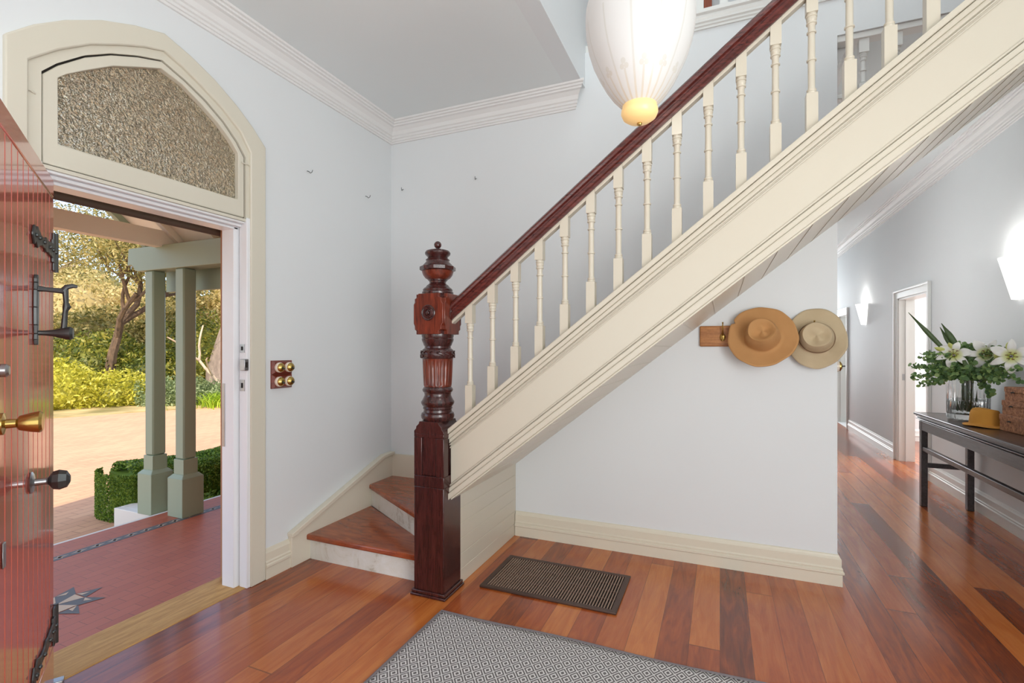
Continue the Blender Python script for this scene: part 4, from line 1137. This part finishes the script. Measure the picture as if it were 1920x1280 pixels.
def sprig(p1, lbl, nl=46, lr=.0125, mat='eucalypt', grp='eucalyptus sprigs in the bouquet'):
    p1 = Vector(p1); t = thing('eucalyptus_sprig', tuple(p1), lbl, 'foliage', grp)
    pts = stem_to(p1, curl=.05)
    MB().tube(pts, [.0028 - .0002 * i for i in range(11)], 5).build('stem', 'stem', t)
    mm = MB(); top_ = pts[5:]
    for i in range(nl):
        u = (i / nl) ** .8 * (len(top_) - 1.01); k = int(u); c = top_[k].lerp(top_[min(k + 1, len(top_) - 1)], u - k)
        for sgn in (-1, 1):
            dd = Vector((random.gauss(0, 1), random.gauss(0, 1), random.gauss(0, .7))).normalized()
            r = lr * random.uniform(.55, 1.5); cc = c + dd * (r * 1.7)
            if cc.x > XR - .03: cc.x = XR - .03 - random.random() * .02
            nr = Vector((random.gauss(-.3, .6), random.gauss(-.8, .6), random.gauss(.6, .6))).normalized()
            a = nr.cross(Vector((0, 0, 1))).normalized(); b = nr.cross(a)
            v = [cc + a * r * cos(2 * pi * q / 7) * .85 + b * r * sin(2 * pi * q / 7) for q in range(7)]
            mm.add(v, [tuple(range(7))])
    mm.build('leaves', mat, t, smooth=False, fix=False)
spr = [(1.45, 4.98, 1.22), (1.44, 4.96, 1.13), (1.48, 4.90, 1.06), (1.50, 5.0, 1.30), (1.55, 4.9, 1.17), (1.58, 4.88, 1.10), (1.60, 4.97, 1.24), (1.56, 5.03, 1.33), (1.64, 4.84, 1.15), (1.66, 4.85, 1.22), (1.70, 4.80, 1.12),
       (1.74, 4.82, 1.20), (1.76, 4.98, 1.40), (1.80, 4.78, 1.15), (1.80, 4.96, 1.40), (1.86, 4.9, 1.39), (1.84, 4.74, 1.20), (1.86, 4.66, 1.12), (1.89, 4.62, 1.18), (1.90, 4.52, 1.22), (1.91, 4.5, 1.15), (1.90, 4.8, 1.37),
       (1.72, 4.95, 1.28), (1.62, 4.92, 1.31), (1.78, 4.86, 1.27), (1.93, 4.72, 1.30), (1.86, 4.74, 1.02), (1.52, 4.95, 1.20), (1.70, 4.86, 1.17), (1.78, 4.84, 1.14), (1.86, 4.82, 1.22), (1.60, 4.9, 1.20), (1.88, 4.58, 1.26), (1.92, 4.85, 1.15)]
def where(p):
    s = 'far left' if p[0] < 1.53 else 'left' if p[0] < 1.66 else 'middle' if p[0] < 1.83 else 'right'
    h = 'drooping low' if p[2] < 1.14 else 'spreading' if p[2] < 1.27 else 'rising high'
    return 'green round-leaved eucalyptus sprig %s at the %s of the bouquet' % (h, s)
from collections import defaultdict
for p in spr: sprig(p, where(p), grp='eucalyptus sprigs ' + where(p).split('sprig ')[1])

hat('hat', 'felt_mustard', (1.762, 4.615, TZ + .012), (0, 0, 1), (.118, .158), -.006, (.086, .074, .105, .006), 'mustard yellow felt hat standing crown up on the console table', seed=5, ripple=.003)

# rattan boxes
def rbox(c, sx, sy, z0, h, lbl, rot):
    t = thing('rattan_box', (c[0], c[1], z0), lbl, 'box', 'rattan boxes stacked on the console table')
    a = radians(rot); X = Vector((cos(a), sin(a), 0)); Yv = Vector((-sin(a), cos(a), 0))
    cc = Vector((c[0], c[1], 0))
    MB().obox(cc + Vector((0, 0, z0 + h * .31)), X, Yv, (0, 0, 1), sx - .003, sy - .003, h * .31).build('body', 'rattan', t, bevel=.005)
    MB().obox(cc + Vector((0, 0, z0 + h * .8)), X, Yv, (0, 0, 1), sx, sy, h * .198).build('lid', 'rattan', t, bevel=.006)
    e = cc - X * (sx + .004) + Yv * (sy * .25)
    MB().tube([e + Vector((0, 0, z0 + h * .62)) - Yv * .016, e + Vector((0, 0, z0 + h * .64)), e + Vector((0, 0, z0 + h * .6)) + Yv * .016], [.004, .006, .004], 8).build('toggle', 'cord_dark', t)
bc = (1.880, 4.30)
rbox(bc, .096, .160, TZ, .112, 'largest woven rattan box at the bottom of the stack', 4)
rbox((bc[0] + .003, bc[1]), .090, .150, TZ + .112, .096, 'middle woven rattan box of the stack', 4)
rbox((bc[0] + .006, bc[1]), .084, .140, TZ + .208, .092, 'smallest woven rattan box on top of the stack', 4)

# ------------------------------------------------------------------ porch
PZ = -.06
pf_ = structure(MB().box(-4.43, -1.6, -.28, -2.745, 6.6, PZ).build('floor_porch', 'tile', smooth=False), 'terracotta tiled porch floor')
structure(MB().box(-4.475, -1.6, -.10, -4.43, 6.6, PZ - .004).box(-4.43, -1.6, -.28, -4.425, 6.6, PZ - .01).build('trim_8', 'white_masonry', bevel=.004), 'pale nosing along the porch edge')
bs = MB(); bs.box(-4.175, -1.6, PZ, -4.095, 6.6, PZ + .0012)
bo = bs.build('border_strip', 'tile_grey', pf_, smooth=False)
mm = MB()
y = -1.5
while y < 6.5:
    c = (-4.135, y)
    mm.add([(c[0] - .032, y, PZ + .002), (c[0], y - .012, PZ + .002), (c[0] + .032, y, PZ + .002), (c[0], y + .012, PZ + .002)], [(0, 1, 2, 3)])
    mm.add([(c[0], y - .05, PZ + .002), (c[0] + .012, y, PZ + .002), (c[0], y + .05, PZ + .002), (c[0] - .012, y, PZ + .002)], [(0, 1, 2, 3)])
    y += .11
mm.build('border_diamonds', 'tile_buff', bo, smooth=False, fix=False)
# star inlay
SC = Vector((-3.385, 1.545))
mm = MB(); mm2 = MB(); z = PZ + .002
pol = lambda r, a: (*(SC + Vector((cos(a), sin(a))) * r), z)
for k in range(8):
    a = k * pi / 4
    mm.add([pol(.225, a), pol(.125, a + pi / 8), pol(.125, a - pi / 8)], [(0, 1, 2)])
    if k % 2 == 0: mm2.add([(*pol(.118, a + pi / 8)[:2], z + .0008), (*pol(.118, a - pi / 8)[:2], z + .0008), (SC.x, SC.y, z + .0008)], [(0, 1, 2)])
    else: mm.add([pol(.124, a + pi / 8), pol(.124, a - pi / 8), (SC.x, SC.y, z)], [(0, 1, 2)])
    mm2.add([(*pol(.160, a)[:2], z + .0008), (*pol(.122, a + pi / 9)[:2], z + .0008), (*pol(.122, a)[:2], z + .0008)], [(0, 1, 2)])
so_ = mm.build('star_inlay', 'tile_grey', pf_, smooth=False, fix=False)
mm2.build('star_points', 'tile_buff', so_, smooth=False, fix=False)
structure(MB().box(-5.08, 2.745, -.28, -4.434, 2.80, -.09).box(-5.08, 2.80, -.28, -5.02, 3.4, -.09).box(-5.02, 2.80, -.28, -4.434, 2.96, -.091).build('trim_9', 'white_masonry', bevel=.005), 'low white masonry plinth beside the porch step')

def column(x, zb, lbl):
    t = thing('porch_column', (x, 2.83, zb), lbl, 'column', None)
    w_ = .094
    mm = MB().box(x - w_, 2.83 - w_, zb, x + w_, 2.83 + w_, .265)
    q = MB(); a = w_; b = .066
    mm.add([(x - a, 2.83 - a, .265), (x + a, 2.83 - a, .265), (x + a, 2.83 + a, .265), (x - a, 2.83 + a, .265), (x - b, 2.83 - b, .295), (x + b, 2.83 - b, .295), (x + b, 2.83 + b, .295), (x - b, 2.83 + b, .295)],
           [(4, 5, 6, 7), (0, 1, 5, 4), (1, 2, 6, 5), (2, 3, 7, 6), (3, 0, 4, 7)])
    mm.build('plinth', 'sage', t, bevel=.004)
    b = .062
    MB().box(x - b, 2.83 - b, .29, x + b, 2.83 + b, .42).build('collar', 'sage', t, bevel=.002)
    b = .057
    MB().box(x - b, 2.83 - b, .42, x + b, 2.83 + b, 2.045).build('shaft', 'sage', t, bevel=.012, seg=1)
column(-4.63, -.09, 'left of the two sage green porch columns, standing on the white plinth')
column(-4.225, PZ, 'right of the two sage green porch columns, standing on the tiles')

pr_ = thing('porch_roof', (-3.8, YC, 2.04), 'gabled porch roof with sage green beam and cream lining', 'porch roof')
bmz = [(-4.90, 2.10), (-4.885, 2.25), (-2.745, 2.25), (-2.745, 2.042), (-4.76, 2.042), (-4.80, 2.055), (-4.815, 2.085), (-4.85, 2.105)]
MB().prism(bmz, 'y', 2.755, 2.90).build('beam', 'sage', pr_, bevel=.004)
bmz2 = [(x, z) for x, z in bmz]
MB().prism(bmz2, 'y', .20, .34).build('beam', 'sage', pr_, bevel=.004)
MB().box(-4.52, .34, 2.235, -4.42, 3.2, 2.375).build('front_beam', 'porch_cream', pr_, bevel=.004)
tp_ = math.tan(radians(41)); RZ = lambda y: 2.46 + (2.66 - y) * tp_
ridge = RZ(YC)
EY = 2.97
for sgn in (1, -1):
    yy = lambda y: YC + sgn * (y - YC)
    mm = MB().prism([(yy(YC), ridge + .07), (yy(EY), RZ(EY) + .07), (yy(EY), RZ(EY) + .09), (yy(YC), ridge + .09)], 'x', -4.86, -2.745)
    mm.build('lining_board', 'porch_cream', pr_)
    mm = MB().prism([(yy(YC), ridge + .10), (yy(EY + .1), RZ(EY + .1) + .10), (yy(EY + .1), RZ(EY + .1) + .14), (yy(YC), ridge + .14)], 'x', -5.0, -2.745)
    mm.build('roof_slope', 'slate', pr_)
    for x in (-4.87, -4.42, -3.97, -3.52, -3.07):
        MB().prism([(yy(YC), ridge), (yy(EY), RZ(EY)), (yy(EY), RZ(EY) + .07), (yy(YC), ridge + .07)], 'x', x, x + .05).build('rafter', 'sage' if x < -4.8 else 'porch_cream', pr_)
mm = MB()
mm.prism([(2.98, 1.88), (3.02, 1.88), (3.02, 2.20), (2.98, 2.20)], 'x', -4.72, -2.9)
mm.build('fascia_board', 'sage', pr_)
MB().box(-3.35, 2.90, 1.93, -3.25, 4.6, 2.02).build('outrigger', 'porch_dark', pr_)
# verandah lining beyond the beam, running along the house
structure(MB().box(-4.35, 2.92, 2.42, -2.745, 8.0, 2.46).build('ceiling_verandah', 'porch_cream', smooth=False), 'cream verandah ceiling beyond the porch')

# ------------------------------------------------------------------ garden
structure(MB().prism([(-4.4, -8), (-4.4, 30), (-6, 30), (-9.5, 18), (-11.2, 13), (-12.8, 9.9), (-13.7, 8.2), (-14.5, 6.4), (-15.4, 3), (-16, -8)], 'z', -.5, -.28).build('driveway', 'drive', smooth=False), 'sunlit brick paved driveway')
mm = MB(); v = []; nx_, ny_ = 24, 30
for i in range(nx_ + 1):
    for j in range(ny_ + 1):
        x = -16.4 - 44 * i / nx_; y = -20 + 90 * j / ny_
        d_ = -x - 16
        v.append((x, y, -.3 + .12 * max(0, d_ - 1) + .25 * sin(x * .5 + y * .3) * min(1, d_ / 8)))
mm.add(v, [(i * (ny_ + 1) + j, i * (ny_ + 1) + j + 1, (i + 1) * (ny_ + 1) + j + 1, (i + 1) * (ny_ + 1) + j) for i in range(nx_) for j in range(ny_)])
structure(MB().prism([(-4.4, 30), (-16.6, 30), (-16.6, -8), (-16, -8), (-15.4, 3), (-14.5, 6.4), (-13.7, 8.2), (-12.8, 9.9), (-11.2, 13), (-9.5, 18), (-6, 30)], 'z', -.5, -.262).build('ground_verge', 'hill', smooth=False), 'dry grass verge along the far edge of the driveway')
structure(mm.build('ground_hillside', 'hill', fix=False), 'dry grassy hillside behind the garden')
structure(MB().box(-5.3, 3.1, -.28, -4.48, 9, -.24).build('ground_bed', 'soil'), 'dark garden bed beside the porch')

def leaves(cent, size, nrm=None, aspect=.45, up=0.0):
    """numpy leaf quads"""
    n = len(cent)
    a = RNG.normal(size=(n, 3)); a[:, 2] += up; a /= np.linalg.norm(a, axis=1)[:, None]
    b = RNG.normal(size=(n, 3)); b -= (b * a).sum(1)[:, None] * a; b /= np.linalg.norm(b, axis=1)[:, None]
    s = (size * RNG.uniform(.6, 1.4, n))[:, None]
    P = np.stack([cent - a * s, cent - b * s * aspect, cent + a * s, cent + b * s * aspect], 1).reshape(-1, 3)
    return P
def leafmesh(name, P, mat, parent, core=None):
    n = len(P) // 4; off = np.array(WL[parent.name]) if parent else np.zeros(3)
    me = bpy.data.meshes.new(name)
    V = P - off
    me.vertices.add(len(V)); me.vertices.foreach_set('co', V.astype(np.float32).ravel())
    me.loops.add(4 * n); me.loops.foreach_set('vertex_index', np.arange(4 * n, dtype=np.int32))
    me.polygons.add(n); me.polygons.foreach_set('loop_start', np.arange(0, 4 * n, 4, dtype=np.int32))
    me.polygons.foreach_set('loop_total', np.full(n, 4, dtype=np.int32))
    me.update(); me.validate()
    me.materials.append(M[mat])
    o = bpy.data.objects.new(name, me); COL.objects.link(o)
    if parent: o.parent = parent
    return o
def ell(c, r, n, shell=.35, zmin=None):
    d = RNG.normal(size=(n, 3)); d /= np.linalg.norm(d, axis=1)[:, None]
    rad = 1 - shell * RNG.random(n) ** 1.5
    lump = 1 + .10 * np.sin(d[:, 0] * 7 + d[:, 2] * 5) + .08 * np.sin(d[:, 1] * 9 + 1)
    p = np.array(c) + d * (rad * lump)[:, None] * np.array(r)
    if zmin is not None: p = p[p[:, 2] > zmin]
    return p
def shrub(name, blobs, mat, size, n, lbl, cat='shrub', zmin=-.28, aspect=.45, core='soil'):
    c = blobs[0][0]; t = thing(name, (c[0], c[1], zmin), lbl, cat)
    tot = sum(b[1][0] * b[1][1] for b in blobs)
    P = np.concatenate([ell(b[0], b[1], int(n * b[1][0] * b[1][1] / tot), .3, zmin) for b in blobs])
    leafmesh('foliage', leaves(P, size, aspect=aspect), mat, t)
    mm = MB()
    for b in blobs:
        mm.sphere((b[0][0], b[0][1], max(b[0][2], zmin)), 1, 14, 8, tuple(q * .74 for q in b[1]))
    mm.build('inner_core', mat, t)  # solid core added to block the view through the leaves
    return t
shrub('weeping_shrub', [((-17.2, 7.7, .0), (1.5, 1.3, 1.05)), ((-16.4, 8.9, -.1), (1.3, 1.2, .80)), ((-18.0, 6.2, .0), (1.5, 1.6, 1.15)), ((-15.9, 9.5, -.2), (.9, .8, .55))], 'l_yellow', .055, 26000, 'mounded yellow-green flowering shrub across the driveway')
shrub('low_shrub', [((-15.0, 9.4, -.2), (.8, .8, .72)), ((-14.4, 9.8, -.2), (.8, .8, .68)), ((-13.9, 10.3, -.2), (.7, .7, .60))], 'l_grey', .04, 14000, 'clipped grey-green shrub between the porch columns across the driveway')
shrub('dark_shrub', [((-19.0, 9.8, .6), (1.7, 1.7, 1.3)), ((-17.6, 10.4, .4), (1.2, 1.2, 1.0))], 'l_dark', .06, 17000, 'dark green bush standing behind the yellow shrub')
shrub('dark_shrub', [((-17.2, 11.9, .8), (1.2, 1.2, 1.9))], 'l_dark', .055, 9000, 'olive green bush seen through the gap between the columns')
def hedge():
    t = thing('hedge', (-5.2, 3.9, -.28), 'low clipped green hedge beside the porch columns', 'hedge')
    path = [(-5.36, 2.98), (-5.28, 3.5), (-5.24, 4.2), (-5.3, 5.0), (-5.5, 6.0), (-5.9, 7.2)]
    P = []
    mm = MB()
    n = 60000
    seg = RNG.random(n) * (len(path) - 1.001); k = seg.astype(int); u = seg - k
    pa = np.array(path); c = pa[k] * (1 - u)[:, None] + pa[k + 1] * u[:, None]
    d = pa[k + 1] - pa[k]; d /= np.linalg.norm(d, axis=1)[:, None]; nr = np.stack([d[:, 1], -d[:, 0]], 1)
    a = RNG.random(n) * np.pi; hw = .34 + .10 * u * 0; H = .50 + .03 * np.sin(c[:, 1] * 3)
    ca, sa = np.cos(a), np.sin(a); e = .45
    off = np.sign(ca) * np.abs(ca) ** e * (hw + .03 * np.sin(c[:, 1] * 6)); zz = np.abs(sa) ** e * H
    sh = 1 - .14 * RNG.random(n) ** 2
    pts = np.stack([c[:, 0] + nr[:, 0] * off * sh, c[:, 1] + nr[:, 1] * off * sh, -.27 + zz * sh], 1)
    # rounded near end
    m_ = 9000; aa = RNG.random(m_) * 2 * np.pi; rr = np.sqrt(RNG.random(m_)); zt = RNG.random(m_)
    e0 = np.stack([-5.36 + .34 * np.cos(aa) * .98, 2.98 - .16 * np.abs(np.sin(aa)), -.27 + .44 * zt], 1)
    pts = np.concatenate([pts, e0])
    leafmesh('foliage', leaves(pts, .0115, aspect=.6), 'l_hedge', t)
    for a_, b_ in zip(path[:-1], path[1:]):
        dd = Vector((b_[0] - a_[0], b_[1] - a_[1], 0)); L = dd.length; dd.normalize()
        mm.obox(((a_[0] + b_[0]) / 2, (a_[1] + b_[1]) / 2, -.07), dd, Vector((-dd.y, dd.x, 0)), (0, 0, 1), L / 2 + .02, .27, .20)
    mm.build('inner_core', 'l_hedge', t)  # solid boxes added inside so the hedge is not see-through
hedge()
# strappy clump
t = thing('strappy_plant', (-13.1, 10.0, -.28), 'bright green strappy grass clump at the driveway edge right of the columns', 'plant')
mm = MB()
for i in range(520):
    bx, by = -13.1 + random.gauss(0, .28), 10.1 + random.gauss(0, .5); a = random.uniform(0, 6.28); L = random.uniform(.35, .62)
    d_ = Vector((cos(a), sin(a), 0)); s_ = Vector((-sin(a), cos(a), 0)) * .016; b0 = Vector((bx, by, -.28))
    pts = [b0 + d_ * (L * .8 * u * u) + Vector((0, 0, L * (1.25 * u - .55 * u * u))) for u in (0, .35, .7, 1)]
    v = []
    for k, q in enumerate(pts): v += [q - s_ * (1 - k * .28), q + s_ * (1 - k * .28)]
    mm.add(v, [(0, 1, 3, 2), (2, 3, 5, 4), (4, 5, 7, 6)])
mm.build('blades', 'l_grass', t, smooth=False, fix=False)
t = thing('ground_cover', (-4.75, 3.6, -.22), 'dark leafy ground cover in the bed behind the right column', 'plant', kind='stuff')
P = np.stack([RNG.uniform(-4.95, -4.5, 2600), RNG.uniform(3.0, 5.6, 2600), RNG.uniform(-.22, -.12, 2600)], 1)
leafmesh('foliage', leaves(P, .03), 'l_hedge', t)

def branch(mm, p, d, L, r, depth, tips, rnd, spread=.7, grav=.0):
    n_ = 5; pts = [p.copy()]; rr = [r]; q = p.copy(); dd = d.copy()
    for i in range(n_):
        dd = (dd + Vector((rnd.gauss(0, .13), rnd.gauss(0, .13), rnd.gauss(0, .09) + grav))).normalized()
        q = q + dd * L / n_; pts.append(q.copy()); rr.append(r * (1 - .4 * (i + 1) / n_))
    mm.tube(pts, rr, 7 if r > .04 else 5, cap=False)
    if depth == 0: tips.append(q); tips.append(pts[3]); return
    if depth <= 2: tips.append(q)
    k = 3 if depth > 1 else 3
    for i in range(k):
        a = rnd.uniform(0, 2 * pi); s_ = Vector((cos(a), sin(a), rnd.uniform(-.3, .5)))
        nd = (dd + s_ * spread * rnd.uniform(.7, 1.3)).normalized()
        st_ = pts[rnd.choice((3, 4, 5))]
        branch(mm, st_, nd, L * rnd.uniform(.62, .82), r * .58, depth - 1, tips, rnd, spread, grav)
def tree(base, lean, L, r, depth, bark, leafm, size, per, cl, lbl, seed, spread=.7, grav=.02, name='gum_tree'):
    t = thing(name, tuple(base), lbl, 'tree'); rnd = random.Random(seed); mm = MB(); tips = []
    branch(mm, Vector(base), Vector(lean).normalized(), L, r, depth, tips, rnd, spread, grav)
    mm.build('trunk', bark, t, fix=False)
    if per:
        T_ = np.array([tuple(q) for q in tips])
        P = np.repeat(T_, per, 0) + RNG.normal(size=(len(T_) * per, 3)) * np.array([cl, cl, cl * .6])
        leafmesh('foliage', leaves(P, size, aspect=.3), leafm, t)
    return t
tree((-17.6, 9.15, -.2), (.05, .05, 1), 2.4, .17, 4, 'bark', 'l_olive', .06, 130, .42, 'spreading dark-limbed tree in the middle of the garden view', 21, .85, .03)
tree((-19.4, 8.0, .2), (.12, .1, 1), 2.8, .10, 3, 'bark_pale', 'l_olive', .06, 90, .5, 'slender pale-trunked tree at the left of the garden view', 5)
tree((-16.0, 11.8, -.2), (.02, .03, 1), 3.6, .36, 3, 'bark_gum', 'l_olive', .06, 60, .5, 'thick grey gum tree trunk at the right of the garden view', 9, .5, name='gum_tree')
tree((-13.8, 10.7, -.2), (-.45, -.55, .75), 1.5, .06, 1, 'bark_pale', 'l_grass', .05, 0, .2, 'leaning cut bare branches in front of the thick gum trunk', 4, .5, name='bare_branches')
# bushland backdrop
k = 0
for (x, y, r, h, mt, lb) in ((-26.0, 12.0, 3.0, 4.8, 'l_pale', 'pale sunlit bush filling the slope left of the garden view'), (-24.8, 14.8, 2.7, 4.5, 'l_pale', 'pale sunlit bush on the slope behind the left column'),
                             (-21.4, 14.3, 1.9, 4.2, 'l_olive', 'olive bush on the slope seen between the two columns'), (-20.3, 15.9, 2.0, 4.8, 'l_pale', 'pale bush on the slope behind the thick gum trunk'),
                             (-31, 15.2, 3.4, 6.6, 'l_olive', 'tall olive tree crown at the top left of the slope'), (-22.4, 11.4, 1.9, 2.9, 'l_olive', 'lower olive bush on the slope behind the dark shrub'),
                             (-31, 19.0, 3.2, 5.4, 'l_olive', 'distant olive bush on top of the slope'), (-28, 22, 3.2, 6.2, 'l_pale', 'farthest pale bush at the right of the slope')):
    shrub('bush', [((x, y, h * .42), (r, r, h * .6)), ((x + .6, y - r * .6, h * .3), (r * .6, r * .6, h * .4)), ((x, y + r * .7, h * .35), (r * .6, r * .6, h * .42))], mt, .085, 15000, lb, 'bush', 0)
# overhanging foliage high up in front of the porch
